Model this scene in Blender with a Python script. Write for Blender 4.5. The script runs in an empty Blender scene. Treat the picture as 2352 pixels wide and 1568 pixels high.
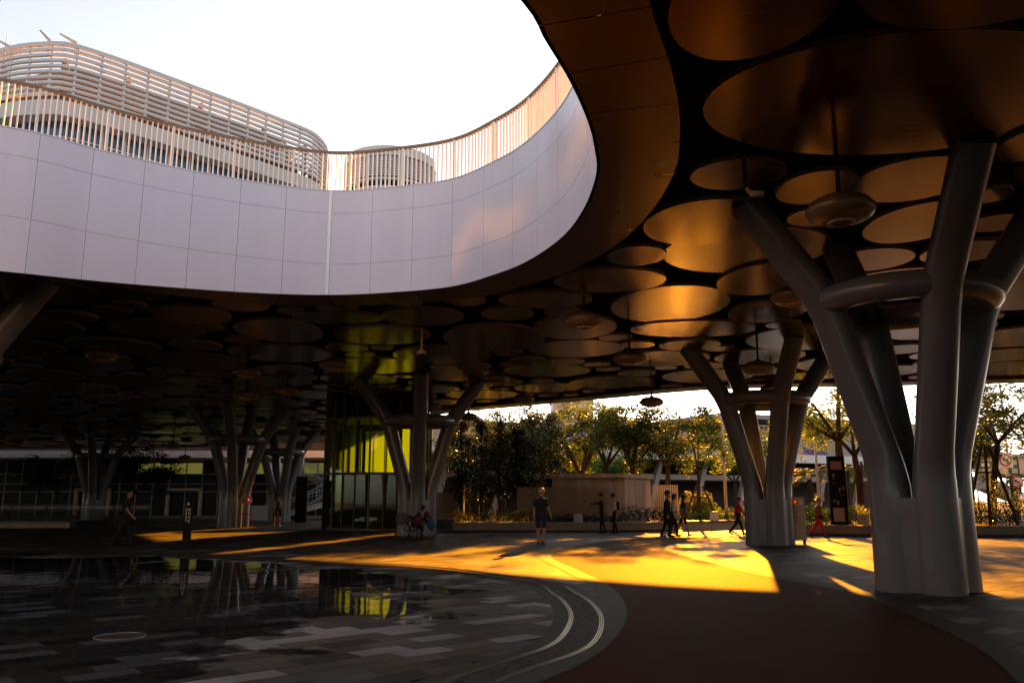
import bpy, bmesh, math, random
import numpy as np
from mathutils import Vector, Matrix, geometry as mgeo

random.seed(11)
SC = bpy.context.scene
COL = SC.collection
R = math.radians

# ------------------------------------------------------------------ camera
F_PX, PITCH, CAM_H = 1909.0, R(10.85), 1.45          # focal length in pixels of a 2352 px wide frame
cam_data = bpy.data.cameras.new('camera')
cam_data.sensor_width = 36.0
cam_data.lens = 36.0 * F_PX / 2352.0
cam_data.clip_end = 3000.0
cam = bpy.data.objects.new('camera', cam_data)
COL.objects.link(cam)
cam.location = (0, 0, CAM_H)
cam.rotation_euler = (R(90) + PITCH, 0, 0)
SC.camera = cam

# ------------------------------------------------------------------ sky and sun
SUN_AZ, SUN_EL = R(11.7), R(14.8)                    # to the right of the view axis, above the horizon
world = bpy.data.worlds.new('World')
SC.world = world
world.use_nodes = True
wn, wl = world.node_tree.nodes, world.node_tree.links
bg = wn['Background']
sky = wn.new('ShaderNodeTexSky')
sky.sky_type = 'NISHITA'
sky.sun_disc = False
sky.sun_elevation = SUN_EL
sky.sun_rotation = SUN_AZ
sky.air_density = 1.0
sky.dust_density = 1.2
sky.ozone_density = 1.0
hsv = wn.new('ShaderNodeHueSaturation')
hsv.inputs['Saturation'].default_value = 0.3
wl.new(sky.outputs[0], hsv.inputs['Color'])
wl.new(hsv.outputs[0], bg.inputs['Color'])
bg.inputs['Strength'].default_value = 0.056
sun_data = bpy.data.lights.new('sun', 'SUN')
sun_data.energy = 5.0
sun_data.angle = R(0.6)
sun_data.color = (1.0, 0.33, 0.01)
sun = bpy.data.objects.new('sun', sun_data)
COL.objects.link(sun)
sdir = Vector((math.sin(SUN_AZ) * math.cos(SUN_EL), math.cos(SUN_AZ) * math.cos(SUN_EL), math.sin(SUN_EL)))
sun.rotation_euler = sdir.to_track_quat('Z', 'Y').to_euler()
SC.view_settings.view_transform = 'Standard'
SC.view_settings.look = 'None'
SC.view_settings.gamma = 1.0
SC.view_settings.use_curve_mapping = False
SC.view_settings.exposure = 2.25
SC.render.engine = 'CYCLES'
cy = SC.cycles
cy.use_denoising = True
cy.max_bounces = 6
cy.diffuse_bounces = 2
cy.glossy_bounces = 4
cy.transmission_bounces = 6
cy.transparent_max_bounces = 12
cy.sample_clamp_indirect = 3.0
cy.caustics_refractive = False


def _dir(px, py):
    x, y = px - 1176.0, 784.0 - py
    return x, F_PX * math.cos(PITCH) - y * math.sin(PITCH), F_PX * math.sin(PITCH) + y * math.cos(PITCH)


def gz(px, py, z=0.0):
    """point of the place at height z that the photograph shows at a pixel"""
    x, dy, dz = _dir(px, py)
    t = (z - CAM_H) / dz
    return Vector((x * t, dy * t, z))


def gy(px, py, Y):
    """the same at a known distance ahead"""
    x, dy, dz = _dir(px, py)
    t = Y / dy
    return Vector((x * t, Y, CAM_H + dz * t))


# ------------------------------------------------------------------ materials
MATS = {}


def nodes_of(name):
    m = bpy.data.materials.new(name)
    m.use_nodes = True
    MATS[name] = m
    n, l = m.node_tree.nodes, m.node_tree.links
    return m, n, l, n['Principled BSDF']


def mk(name, col, rough=0.5, metal=0.0, spec=0.5, var=0.0, scale=3.0, bump=0.0, bscale=40.0, rvar=0.0, stretch=None, emit=None, estr=0.0, coat=0.0, alt=None):
    m, n, l, p = nodes_of(name)
    p.inputs['Base Color'].default_value = (*col, 1)
    p.inputs['Roughness'].default_value = rough
    p.inputs['Metallic'].default_value = metal
    p.inputs['Specular IOR Level'].default_value = spec
    p.inputs['Coat Weight'].default_value = coat
    if emit:
        p.inputs['Emission Color'].default_value = (*emit, 1)
        p.inputs['Emission Strength'].default_value = estr
    if var or bump or rvar:
        tc = n.new('ShaderNodeNewGeometry')
        mp = n.new('ShaderNodeMapping')
        if stretch:
            mp.inputs['Scale'].default_value = stretch
        l.new(tc.outputs['Position'], mp.inputs['Vector'])
        nz = n.new('ShaderNodeTexNoise')
        nz.inputs['Scale'].default_value = scale
        nz.inputs['Detail'].default_value = 5
        l.new(mp.outputs[0], nz.inputs['Vector'])
        if var:
            mx = n.new('ShaderNodeMix')
            mx.data_type = 'RGBA'
            a = alt or tuple(c * (1 - var) for c in col)
            b = tuple(min(1, c * (1 + var * .6)) for c in col)
            mx.inputs['A'].default_value = (*a, 1)
            mx.inputs['B'].default_value = (*b, 1)
            rp = n.new('ShaderNodeValToRGB')
            rp.color_ramp.elements[0].position = .3
            rp.color_ramp.elements[1].position = .7
            l.new(nz.outputs['Fac'], rp.inputs[0])
            l.new(rp.outputs[0], mx.inputs['Factor'])
            l.new(mx.outputs['Result'], p.inputs['Base Color'])
        if rvar:
            mr = n.new('ShaderNodeMapRange')
            mr.inputs['To Min'].default_value = max(0.02, rough - rvar)
            mr.inputs['To Max'].default_value = min(1, rough + rvar)
            l.new(nz.outputs['Fac'], mr.inputs['Value'])
            l.new(mr.outputs[0], p.inputs['Roughness'])
        if bump:
            n2 = n.new('ShaderNodeTexNoise')
            n2.inputs['Scale'].default_value = bscale
            n2.inputs['Detail'].default_value = 4
            l.new(mp.outputs[0], n2.inputs['Vector'])
            bp = n.new('ShaderNodeBump')
            bp.inputs['Strength'].default_value = bump
            bp.inputs['Distance'].default_value = 0.02
            l.new(n2.outputs['Fac'], bp.inputs['Height'])
            l.new(bp.outputs[0], p.inputs['Normal'])
    return m


def mk_glass(name, tint, gloss=0.03, base=0.12, strength=1.0):
    m, n, l, p = nodes_of(name)
    n.remove(p)
    out = n['Material Output']
    tr = n.new('ShaderNodeBsdfTransparent')
    tr.inputs[0].default_value = (*tint, 1)
    gl = n.new('ShaderNodeBsdfGlossy')
    gl.inputs['Roughness'].default_value = gloss
    fr = n.new('ShaderNodeFresnel')
    fr.inputs['IOR'].default_value = 1.5
    ad = n.new('ShaderNodeMath')
    ad.operation = 'MULTIPLY_ADD'
    ad.inputs[1].default_value = strength
    ad.inputs[2].default_value = base
    l.new(fr.outputs[0], ad.inputs[0])
    mx = n.new('ShaderNodeMixShader')
    l.new(ad.outputs[0], mx.inputs[0])
    l.new(tr.outputs[0], mx.inputs[1])
    l.new(gl.outputs[0], mx.inputs[2])
    l.new(mx.outputs[0], out.inputs[0])
    return m


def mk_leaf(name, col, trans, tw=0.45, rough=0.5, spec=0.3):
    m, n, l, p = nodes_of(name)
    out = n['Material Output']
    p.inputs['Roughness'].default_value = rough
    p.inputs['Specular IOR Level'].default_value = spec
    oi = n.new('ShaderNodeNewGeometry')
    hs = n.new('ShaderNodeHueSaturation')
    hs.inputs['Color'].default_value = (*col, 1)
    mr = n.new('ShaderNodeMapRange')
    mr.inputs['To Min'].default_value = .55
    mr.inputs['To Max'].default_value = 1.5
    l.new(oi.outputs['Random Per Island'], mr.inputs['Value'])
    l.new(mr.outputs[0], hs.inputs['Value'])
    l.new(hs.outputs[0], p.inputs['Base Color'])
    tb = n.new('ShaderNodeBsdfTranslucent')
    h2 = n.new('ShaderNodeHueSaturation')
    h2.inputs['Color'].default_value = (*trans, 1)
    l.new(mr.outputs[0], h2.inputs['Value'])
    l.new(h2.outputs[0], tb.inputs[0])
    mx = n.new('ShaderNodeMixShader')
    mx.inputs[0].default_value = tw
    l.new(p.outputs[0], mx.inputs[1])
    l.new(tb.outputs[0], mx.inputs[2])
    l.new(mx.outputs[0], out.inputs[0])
    return m


mk('white_panel', (.61, .635, .78), .2, 0.0, .5, var=.05, alt=(.585, .605, .74), stretch=(2.5, 2.5, .2), rvar=.08, scale=.5, bump=.05, bscale=.9)
mk('white_strip', (.86, .86, .9), .35)
mk('rail_white', (.8, .77, .73), .4)
mk('joint_grey', (.42, .4, .44), .7)
mk('polished_stone', (.10, .095, .09), .11, 0, .75, var=.2, scale=8, rvar=.04)
mk('lit_window', (.2, .22, .06), .3, emit=(.5, .46, .09), estr=.05)
mk('handrail', (.2, .16, .13), .45)
mk('deck', (.1, .1, .095), .8)
mk('soffit', (.085, .03, .004), .3, .45, .5, var=.12, scale=1.5, rvar=.08)
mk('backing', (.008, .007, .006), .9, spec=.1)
mk('mesh_dark', (.02, .014, .01), .7, spec=.2)
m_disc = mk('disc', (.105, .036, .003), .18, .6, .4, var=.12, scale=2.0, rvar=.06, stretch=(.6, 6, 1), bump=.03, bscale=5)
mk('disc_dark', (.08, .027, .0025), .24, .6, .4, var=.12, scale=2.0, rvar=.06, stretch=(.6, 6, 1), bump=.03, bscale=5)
mk('disc_edge', (.3, .22, .14), .5)
mk('pillar', (.13, .135, .145), .30, 0.0, .5, var=.06, scale=1.2, rvar=.06, coat=.2)
mk('lamp_shell', (.24, .18, .1), .35, .3, rvar=.05, scale=4)
mk('lamp_glass', (.5, .42, .3), .2)
mk('dark_metal', (.02, .018, .016), .5, .3)
mk('black_sign', (.005, .005, .006), .6, spec=.2)
mk('steel', (.45, .43, .4), .4, .8)
mk('sign_white', (.75, .74, .7), .5)
mk('arrow_paint', (.62, .5, .36), .5)
mk('louver', (.72, .69, .69), .5, var=.05, scale=.5)
mk('louver_core', (.07, .06, .055), .8, var=.3, scale=.4)
mk('build_white', (.66, .63, .62), .55, var=.06, scale=.4)
mk('win_blue', (.03, .1, .18), .08, 0, .6)
mk('win_dark', (.012, .017, .016), .15, 0, .05)
mk('mullion', (.3, .29, .28), .4, .3)
mk('concrete', (.25, .235, .21), .8, var=.35, scale=1.3, bump=.3, bscale=18, stretch=(2.5, 2.5, .35))
mk('kerb', (.27, .24, .2), .7, var=.2, scale=2.5, bump=.2, bscale=30)
mk('granite_dark', (.05, .05, .05), .25, var=.3, scale=30)
mk('soil', (.05, .04, .025), .95, var=.3, scale=6, bump=.5, bscale=14)
mk('asphalt', (.05, .048, .045), .85, var=.2, scale=20, bump=.3, bscale=120)
mk('bark', (.035, .024, .015), .9, var=.4, scale=8, bump=.6, bscale=22, stretch=(1, 1, .3))
mk('wood_stake', (.05, .033, .02), .8)
mk('fence_slat', (.2, .16, .12), .6)
mk('station_wall', (.32, .28, .26), .8, var=.08, scale=.3)
mk('station_white', (.72, .7, .72), .6, var=.05, scale=.4)
mk('station_dark', (.05, .04, .03), .8)
mk('purple', (.09, .05, .30), .5)
mk('pole_paint', (.55, .48, .34), .5)
mk('pole_grey', (.45, .45, .46), .5)
mk('red_paint', (.45, .02, .015), .45)
mk('green_sign', (.01, .10, .06), .5)
mk('cream', (.55, .45, .3), .6, var=.1, scale=1)
mk('cabinet', (.50, .44, .33), .5, var=.08, scale=5)
mk('cabinet_dark', (.12, .1, .08), .5)
mk('red_lamp', (.5, .01, .01), .3, emit=(1, .03, .02), estr=.5)
mk('orange_lit_glass', (.5, .25, .08), .3, 0, .6)
mk('shaft', (.045, .06, .014), .5)
mk('bag_red', (.1, .005, .005), .6)
mk('grate', (.075, .068, .062), .75, .0, .1, var=.25, scale=12, rvar=.1)
mk('grate_hole', (.006, .006, .006), .9, spec=.1)
mk('slot_steel', (.36, .3, .22), .3, .95)
mk('path_kerb', (.05, .046, .042), .7, spec=.12, var=.2, scale=6, bump=.15, bscale=60)
for nm, c in dict(skin=(.42, .22, .14), hair_black=(.012, .01, .009), hair_grey=(.42, .36, .28), cloth_black=(.012, .012, .014), cloth_navy=(.012, .016, .035), cloth_red=(.42, .012, .012),
                  cloth_white=(.62, .58, .52), cloth_plaid=(.36, .1, .045), cloth_grey=(.12, .12, .12), trouser_red=(.5, .012, .02), shoe=(.015, .013, .012), hat_straw=(.55, .42, .25), mask=(.5, .5, .55),
                  bag_blue=(.03, .06, .22), bag_black=(.012, .012, .012), tyre=(.012, .012, .012), shoe_white=(.55, .5, .42)).items():
    mk(nm, c, .8 if 'cloth' in nm or 'trouser' in nm else .55, var=.15, scale=9)

mk_glass('glass_clear', (.62, .72, .42), .02, .01, .7)
mk_glass('glass_rail', (.75, .78, .74), .02, .03)
mk_leaf('leaf_light', (.03, .05, .007), (.26, .36, .016), .45)
mk_leaf('leaf_mid', (.016, .03, .005), (.085, .13, .008), .4)
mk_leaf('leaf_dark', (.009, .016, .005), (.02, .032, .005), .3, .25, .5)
mk_leaf('leaf_hedge', (.03, .06, .009), (.17, .3, .02), .45)
mk_leaf('leaf_gold', (.06, .06, .012), (.28, .3, .03), .5)
mk_leaf('frosted', (.1, .13, .02), (.5, .64, .1), .7, .4)


def tile_mat(name, col):
    """granite paving: speckle, uneven gloss, darkened where water has soaked in"""
    m, n, l, p = nodes_of(name)
    g = n.new('ShaderNodeNewGeometry')
    sp = n.new('ShaderNodeTexNoise')
    sp.inputs['Scale'].default_value = 70
    sp.inputs['Detail'].default_value = 3
    l.new(g.outputs['Position'], sp.inputs['Vector'])
    bl = n.new('ShaderNodeTexNoise')
    bl.inputs['Scale'].default_value = .55
    bl.inputs['Detail'].default_value = 4
    l.new(g.outputs['Position'], bl.inputs['Vector'])
    mx = n.new('ShaderNodeMix')
    mx.data_type = 'RGBA'
    mx.inputs['A'].default_value = (*[c * .72 for c in col], 1)
    mx.inputs['B'].default_value = (*[c * 1.2 for c in col], 1)
    l.new(sp.outputs['Fac'], mx.inputs['Factor'])
    m2 = n.new('ShaderNodeMix')
    m2.data_type = 'RGBA'
    m2.blend_type = 'MULTIPLY'
    rp = n.new('ShaderNodeValToRGB')
    rp.color_ramp.elements[0].position = .38
    rp.color_ramp.elements[0].color = (.55, .53, .5, 1)
    rp.color_ramp.elements[1].position = .62
    l.new(bl.outputs['Fac'], rp.inputs[0])
    m2.inputs['Factor'].default_value = .8
    l.new(mx.outputs['Result'], m2.inputs['A'])
    l.new(rp.outputs[0], m2.inputs['B'])
    l.new(m2.outputs['Result'], p.inputs['Base Color'])
    mr = n.new('ShaderNodeMapRange')
    mr.inputs['To Min'].default_value = .5
    mr.inputs['To Max'].default_value = .8
    l.new(bl.outputs['Fac'], mr.inputs['Value'])
    l.new(mr.outputs[0], p.inputs['Roughness'])
    p.inputs['Specular IOR Level'].default_value = .09
    bp = n.new('ShaderNodeBump')
    bp.inputs['Strength'].default_value = .12
    bp.inputs['Distance'].default_value = .01
    l.new(sp.outputs['Fac'], bp.inputs['Height'])
    l.new(bp.outputs[0], p.inputs['Normal'])


TILE_COLS = dict(tile_pale=(.27, .268, .29), tile_mid=(.095, .092, .092), tile_tan=(.13, .112, .09), tile_dark=(.05, .047, .046), tile_brown=(.085, .068, .055))
for k, c in TILE_COLS.items():
    tile_mat(k, c)
mk('sun_bounce_gloss', (.05, .048, .045), .16, 0, .5, rvar=.06, scale=1.5)
mk('joint', (.03, .028, .025), .9)

# the running path: red rubber granules
m, n, l, p = nodes_of('red_path')
g = n.new('ShaderNodeNewGeometry')
v = n.new('ShaderNodeTexNoise'); v.inputs['Scale'].default_value = 160; v.inputs['Detail'].default_value = 2
l.new(g.outputs['Position'], v.inputs['Vector'])
v2 = n.new('ShaderNodeTexNoise'); v2.inputs['Scale'].default_value = .8; v2.inputs['Detail'].default_value = 4
l.new(g.outputs['Position'], v2.inputs['Vector'])
mx = n.new('ShaderNodeMix'); mx.data_type = 'RGBA'
mx.inputs['A'].default_value = (.036, .009, .003, 1); mx.inputs['B'].default_value = (.125, .04, .012, 1)
l.new(v.outputs['Fac'], mx.inputs['Factor'])
m2 = n.new('ShaderNodeMix'); m2.data_type = 'RGBA'; m2.blend_type = 'MULTIPLY'; m2.inputs['Factor'].default_value = .75
l.new(mx.outputs['Result'], m2.inputs['A']); l.new(v2.outputs['Color'], m2.inputs['B'])
l.new(m2.outputs['Result'], p.inputs['Base Color'])
p.inputs['Roughness'].default_value = .77
p.inputs['Specular IOR Level'].default_value = .03
bp = n.new('ShaderNodeBump'); bp.inputs['Strength'].default_value = .35; bp.inputs['Distance'].default_value = .006
l.new(v.outputs['Fac'], bp.inputs['Height']); l.new(bp.outputs[0], p.inputs['Normal'])

# standing water: clear, mirrors at a grazing angle; the film breaks up into puddles of its own shape
m, n, l, p = nodes_of('water')
n.remove(p)
out = n['Material Output']
g = n.new('ShaderNodeNewGeometry')
tr = n.new('ShaderNodeBsdfTransparent'); tr.inputs[0].default_value = (.72, .72, .72, 1)
dry = n.new('ShaderNodeBsdfTransparent')
gl = n.new('ShaderNodeBsdfGlossy'); gl.inputs['Roughness'].default_value = .015
fr = n.new('ShaderNodeFresnel'); fr.inputs['IOR'].default_value = 1.33
mp = n.new('ShaderNodeMapping'); mp.inputs['Scale'].default_value = (1.0, .8, 1)
l.new(g.outputs['Position'], mp.inputs['Vector'])
rip = n.new('ShaderNodeTexNoise'); rip.inputs['Scale'].default_value = 2.2; rip.inputs['Detail'].default_value = 3
l.new(mp.outputs[0], rip.inputs['Vector'])
bp = n.new('ShaderNodeBump'); bp.inputs['Strength'].default_value = .12; bp.inputs['Distance'].default_value = .02
l.new(rip.outputs['Fac'], bp.inputs['Height'])
l.new(bp.outputs[0], gl.inputs['Normal']); l.new(bp.outputs[0], fr.inputs['Normal'])
wet = n.new('ShaderNodeMixShader')
l.new(fr.outputs[0], wet.inputs[0]); l.new(tr.outputs[0], wet.inputs[1]); l.new(gl.outputs[0], wet.inputs[2])
pn = n.new('ShaderNodeTexNoise'); pn.inputs['Scale'].default_value = .33; pn.inputs['Detail'].default_value = 6; pn.inputs['Roughness'].default_value = .6
l.new(g.outputs['Position'], pn.inputs['Vector'])
at = n.new('ShaderNodeAttribute'); at.attribute_name = 'depth'
ad = n.new('ShaderNodeMath'); ad.operation = 'ADD'
l.new(pn.outputs['Fac'], ad.inputs[0]); l.new(at.outputs['Fac'], ad.inputs[1])
rp = n.new('ShaderNodeValToRGB'); rp.color_ramp.elements[0].position = .49; rp.color_ramp.elements[1].position = .505
l.new(ad.outputs[0], rp.inputs[0])
fin = n.new('ShaderNodeMixShader')
l.new(rp.outputs[0], fin.inputs[0]); l.new(dry.outputs[0], fin.inputs[1]); l.new(wet.outputs[0], fin.inputs[2])
l.new(fin.outputs[0], out.inputs[0])


# ------------------------------------------------------------------ mesh helpers
class MB:
    """collects shapes; build() links them as one mesh object"""

    def __init__(s):
        s.v, s.f, s.m = [], [], []

    def add(s, vs, fs, mi=0):
        o = len(s.v)
        s.v += [tuple(x) for x in vs]
        for q in fs:
            s.f.append([i + o for i in q])
            s.m.append(mi)
        return s

    def box(s, c, size, rz=0.0, mi=0, rot=None):
        hx, hy, hz = [q / 2 for q in size]
        P = [Vector((sx * hx, sy * hy, sz * hz)) for sx in (-1, 1) for sy in (-1, 1) for sz in (-1, 1)]
        M = rot if rot else Matrix.Rotation(rz, 3, 'Z')
        P = [M @ q + Vector(c) for q in P]
        return s.add(P, [(0, 1, 3, 2), (4, 6, 7, 5), (0, 4, 5, 1), (2, 3, 7, 6), (0, 2, 6, 4), (1, 5, 7, 3)], mi)

    def bar(s, a, b, w, d=None, mi=0):
        a, b = Vector(a), Vector(b)
        q = (b - a).to_track_quat('Z', 'Y').to_matrix()
        return s.box((a + b) / 2, (w, d or w, (b - a).length), mi=mi, rot=q)

    def tube(s, path, rad, seg=12, mi=0, cap=True, closed=False):
        path = [Vector(p) for p in path]
        n = len(path)
        if not hasattr(rad, '__len__'):
            rad = [rad] * n
        rings = []
        up = None
        for i in range(n):
            if closed:
                t = path[(i + 1) % n] - path[i - 1]
            else:
                t = path[min(i + 1, n - 1)] - path[max(i - 1, 0)]
            t.normalize()
            if up is None:
                up = t.orthogonal().normalized()
            else:
                up = (up - t * up.dot(t)).normalized()
            w = t.cross(up)
            rings.append([path[i] + (up * math.cos(2 * math.pi * k / seg) + w * math.sin(2 * math.pi * k / seg)) * rad[i] for k in range(seg)])
        vs = [p for r in rings for p in r]
        fs = []
        for i in range(n if closed else n - 1):
            j = (i + 1) % n
            for k in range(seg):
                k2 = (k + 1) % seg
                fs.append((i * seg + k, i * seg + k2, j * seg + k2, j * seg + k))
        if cap and not closed:
            fs.append(tuple(reversed(range(seg))))
            fs.append(tuple((n - 1) * seg + k for k in range(seg)))
        return s.add(vs, fs, mi)

    def lathe(s, prof, c=(0, 0, 0), seg=24, mi=0):
        """prof: (radius, z) pairs from one end to the other"""
        vs, fs = [], []
        for r, z in prof:
            for k in range(seg):
                a = 2 * math.pi * k / seg
                vs.append((c[0] + r * math.cos(a), c[1] + r * math.sin(a), c[2] + z))
        for i in range(len(prof) - 1):
            for k in range(seg):
                k2 = (k + 1) % seg
                fs.append((i * seg + k, i * seg + k2, (i + 1) * seg + k2, (i + 1) * seg + k))
        fs.append(tuple(reversed(range(seg))))
        fs.append(tuple((len(prof) - 1) * seg + k for k in range(seg)))
        return s.add(vs, fs, mi)

    def prism(s, poly, z0, z1, mi=0):
        n = len(poly)
        vs = [(p[0], p[1], z0) for p in poly] + [(p[0], p[1], z1) for p in poly]
        fs = [tuple(reversed(range(n))), tuple(range(n, 2 * n))] + [(i, (i + 1) % n, n + (i + 1) % n, n + i) for i in range(n)]
        return s.add(vs, fs, mi)

    def ball(s, c, r, seg=10, rings=7, mi=0):
        rx, ry, rz = r if hasattr(r, '__len__') else (r, r, r)
        vs = [(c[0], c[1], c[2] - rz)]
        for i in range(1, rings):
            t = -math.pi / 2 + math.pi * i / rings
            for k in range(seg):
                a = 2 * math.pi * k / seg
                vs.append((c[0] + rx * math.cos(t) * math.cos(a), c[1] + ry * math.cos(t) * math.sin(a), c[2] + rz * math.sin(t)))
        vs.append((c[0], c[1], c[2] + rz))
        fs = [(0, 1 + (k + 1) % seg, 1 + k) for k in range(seg)]
        for i in range(rings - 2):
            for k in range(seg):
                a, b = 1 + i * seg + k, 1 + i * seg + (k + 1) % seg
                fs.append((a, b, b + seg, a + seg))
        e = len(vs) - 1
        fs += [(e, e - seg + k, e - seg + (k + 1) % seg) for k in range(seg)]
        return s.add(vs, fs, mi)

    def mesh(s, name, mats, smooth=False):
        me = bpy.data.meshes.new(name)
        me.from_pydata(s.v, [], s.f)
        for q in (mats if isinstance(mats, (list, tuple)) else [mats]):
            me.materials.append(MATS[q])
        if isinstance(mats, (list, tuple)) and len(mats) > 1:
            me.polygons.foreach_set('material_index', s.m)
        if smooth:
            me.polygons.foreach_set('use_smooth', [True] * len(me.polygons))
        me.update()
        return me

    def build(s, name, mats, parent=None, smooth=False, loc=None, rz=None):
        return link(name, s.mesh(name, mats, smooth), parent, loc, rz)


def link(name, data, parent=None, loc=None, rz=None):
    o = bpy.data.objects.new(name, data)
    COL.objects.link(o)
    if parent:
        o.parent = parent
    if loc is not None:
        o.location = loc
    if rz is not None:
        o.rotation_euler = (0, 0, rz)
    return o


def tag(o, label=None, cat=None, group=None, kind=None):
    if label:
        o['label'] = label
    if cat:
        o['category'] = cat
    if group:
        o['group'] = group
    if kind:
        o['kind'] = kind
    return o


def thing(name, label, cat, loc=(0, 0, 0), rz=0.0, group=None):
    o = link(name, None, None, loc, rz)
    o.empty_display_size = .1
    return tag(o, label, cat, group)


def copy_tree(o, parent=None):
    c = o.copy()
    COL.objects.link(c)
    c.parent = parent
    for ch in list(o.children):
        copy_tree(ch, c)
    return c


def smooth_by_angle(o, ang=35):
    me = o.data
    bm = bmesh.new(); bm.from_mesh(me)
    for f in bm.faces:
        f.smooth = True
    for e in bm.edges:
        if len(e.link_faces) == 2 and e.calc_face_angle(0) > R(ang):
            e.smooth = False
    bm.to_mesh(me); bm.free()
    return o


def catmull(P, closed=False, sub=12):
    P = [Vector(p) for p in P]
    n = len(P)
    out_ = []
    rng = range(n) if closed else range(n - 1)
    for i in rng:
        if closed:
            a, b, c, d = P[i - 1], P[i], P[(i + 1) % n], P[(i + 2) % n]
        else:
            a, b, c, d = P[max(i - 1, 0)], P[i], P[i + 1], P[min(i + 2, n - 1)]
        for k in range(sub):
            t = k / sub
            out_.append(.5 * ((2 * b) + (c - a) * t + (2 * a - 5 * b + 4 * c - d) * t * t + (3 * b - a - 3 * c + d) * t ** 3))
    if not closed:
        out_.append(P[-1])
    return out_


def resample(P, step, closed=False):
    Q = P + [P[0]] if closed else P
    L = [0.0]
    for i in range(len(Q) - 1):
        L.append(L[-1] + (Q[i + 1] - Q[i]).length)
    n = max(2, round(L[-1] / step))
    out_, j = [], 0
    for i in range(n if closed else n + 1):
        t = L[-1] * i / n
        while j < len(L) - 2 and L[j + 1] < t:
            j += 1
        u = (t - L[j]) / max(1e-9, L[j + 1] - L[j])
        out_.append(Q[j].lerp(Q[j + 1], u))
    return out_


def normals2d(P, closed=False, out_left=True):
    """unit normals in plan, to the left of the direction of travel"""
    n = len(P)
    N = []
    for i in range(n):
        t = (P[(i + 1) % n] - P[i - 1]) if closed else (P[min(i + 1, n - 1)] - P[max(i - 1, 0)])
        q = Vector((-t.y, t.x, 0)).normalized()
        N.append(q if out_left else -q)
    return N


def inside(px, py, poly):
    c = False
    j = len(poly) - 1
    for i in range(len(poly)):
        a, b = poly[i], poly[j]
        if (a[1] > py) != (b[1] > py) and px < (b[0] - a[0]) * (py - a[1]) / (b[1] - a[1]) + a[0]:
            c = not c
        j = i
    return c


def inside_np(pts, poly):
    pts = np.asarray(pts, float)
    A = np.asarray(poly, float)
    B = np.roll(A, 1, axis=0)
    x, y = pts[:, 0], pts[:, 1]
    c = np.zeros(len(pts), bool)
    for a, b in zip(A, B):
        if a[1] == b[1]:
            continue
        k = ((a[1] > y) != (b[1] > y)) & (x < (b[0] - a[0]) * (y - a[1]) / (b[1] - a[1]) + a[0])
        c ^= k
    return c


def sheet(name, outer, holes, z, mat, parent=None, flip=False):
    """flat sheet with holes"""
    bm = bmesh.new()
    edges = []
    for lp in [outer] + holes:
        vs = [bm.verts.new((p[0], p[1], z)) for p in lp]
        for i in range(len(vs)):
            edges.append(bm.edges.new((vs[i], vs[(i + 1) % len(vs)])))
    bmesh.ops.triangle_fill(bm, use_beauty=True, use_dissolve=False, edges=edges)
    for f in bm.faces:
        if (f.normal.z < 0) != flip:
            f.normal_flip()
    me = bpy.data.meshes.new(name)
    bm.to_mesh(me); bm.free()
    me.materials.append(MATS[mat])
    return link(name, me, parent)

# ================================================================== ground, plaza and path
big = MB()
big.add([(-900, -300, -.06), (900, -300, -.06), (900, 1500, -.06), (-900, 1500, -.06)], [(0, 1, 2, 3)])
tag(big.build('ground', 'asphalt'), kind='structure')

# water ring: the slotted channel round the fountain floor, and the red path beside it
DR = [gz(*p) for p in [(700, 1287), (1000, 1303), (1250, 1335), (1330, 1365), (1375, 1400), (1385, 1440), (1350, 1490), (1200, 1545)]]
ring_out = catmull([Vector((-17, 25.5, 0)), Vector((-11, 24.4, 0))] + DR + [Vector((-1.1, 5.6, 0)), Vector((-3.5, 4.2, 0)), Vector((-8, 3.4, 0))], False, 10)
ring_out = resample(ring_out, .30)
RN = normals2d(ring_out)                       # travel goes from far left to near: left normal points outwards (right)
if (RN[len(RN) // 2]).x < 0:
    RN = [-q for q in RN]
def off(P, N, d):
    return [p + q * d for p, q in zip(P, N)]
r_in = off(ring_out, RN, -.62)                 # inner edge of the channel
path_l = [gz(*p) for p in [(1265, 1275), (1330, 1310), (1400, 1345), (1440, 1400), (1400, 1480), (1250, 1565)]]
path_l = catmull([Vector((5.2, 34.0, 0)), Vector((2.2, 28.5, 0))] + path_l + [Vector((-1.0, 5.2, 0)), Vector((-4, 2.5, 0))], False, 10)
path_l = resample(path_l, .4)
path_r = [gz(*p) for p in [(1530, 1262), (1700, 1310), (1950, 1360), (2150, 1440), (2330, 1560)]]
path_r = catmull([Vector((9.5, 34.8, 0)), Vector((6.0, 30.0, 0))] + path_r + [Vector((2.4, 4.2, 0)), Vector((-2, 0, 0))], False, 10)
path_r = resample(path_r, .4)
path_poly = [(p.x, p.y) for p in path_l] + [(p.x, p.y) for p in reversed(path_r)]
PLN = normals2d(path_l)
if PLN[len(PLN) // 2].x > 0:
    PLN = [-q for q in PLN]
PRN = normals2d(path_r)
if PRN[len(PRN) // 2].x < 0:
    PRN = [-q for q in PRN]

plaza = MB()
plaza.add([(-60, -12, -.012), (60, -12, -.012), (60, 92, -.012), (-60, 92, -.012)], [(0, 1, 2, 3)])
plaza = tag(plaza.build('plaza_floor', 'joint'), kind='structure')

# paving: 0.60 x 0.30 m granite slabs in running bond, laid at an angle to the view
TA = R(41.5)
tu, tv = Vector((math.cos(TA), math.sin(TA), 0)), Vector((-math.sin(TA), math.cos(TA), 0))
TW, TD, GAP = .60, .30, .006
names = list(TILE_COLS)
weights = [.16, .34, .22, .16, .12]
trng = random.Random(5)


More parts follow.
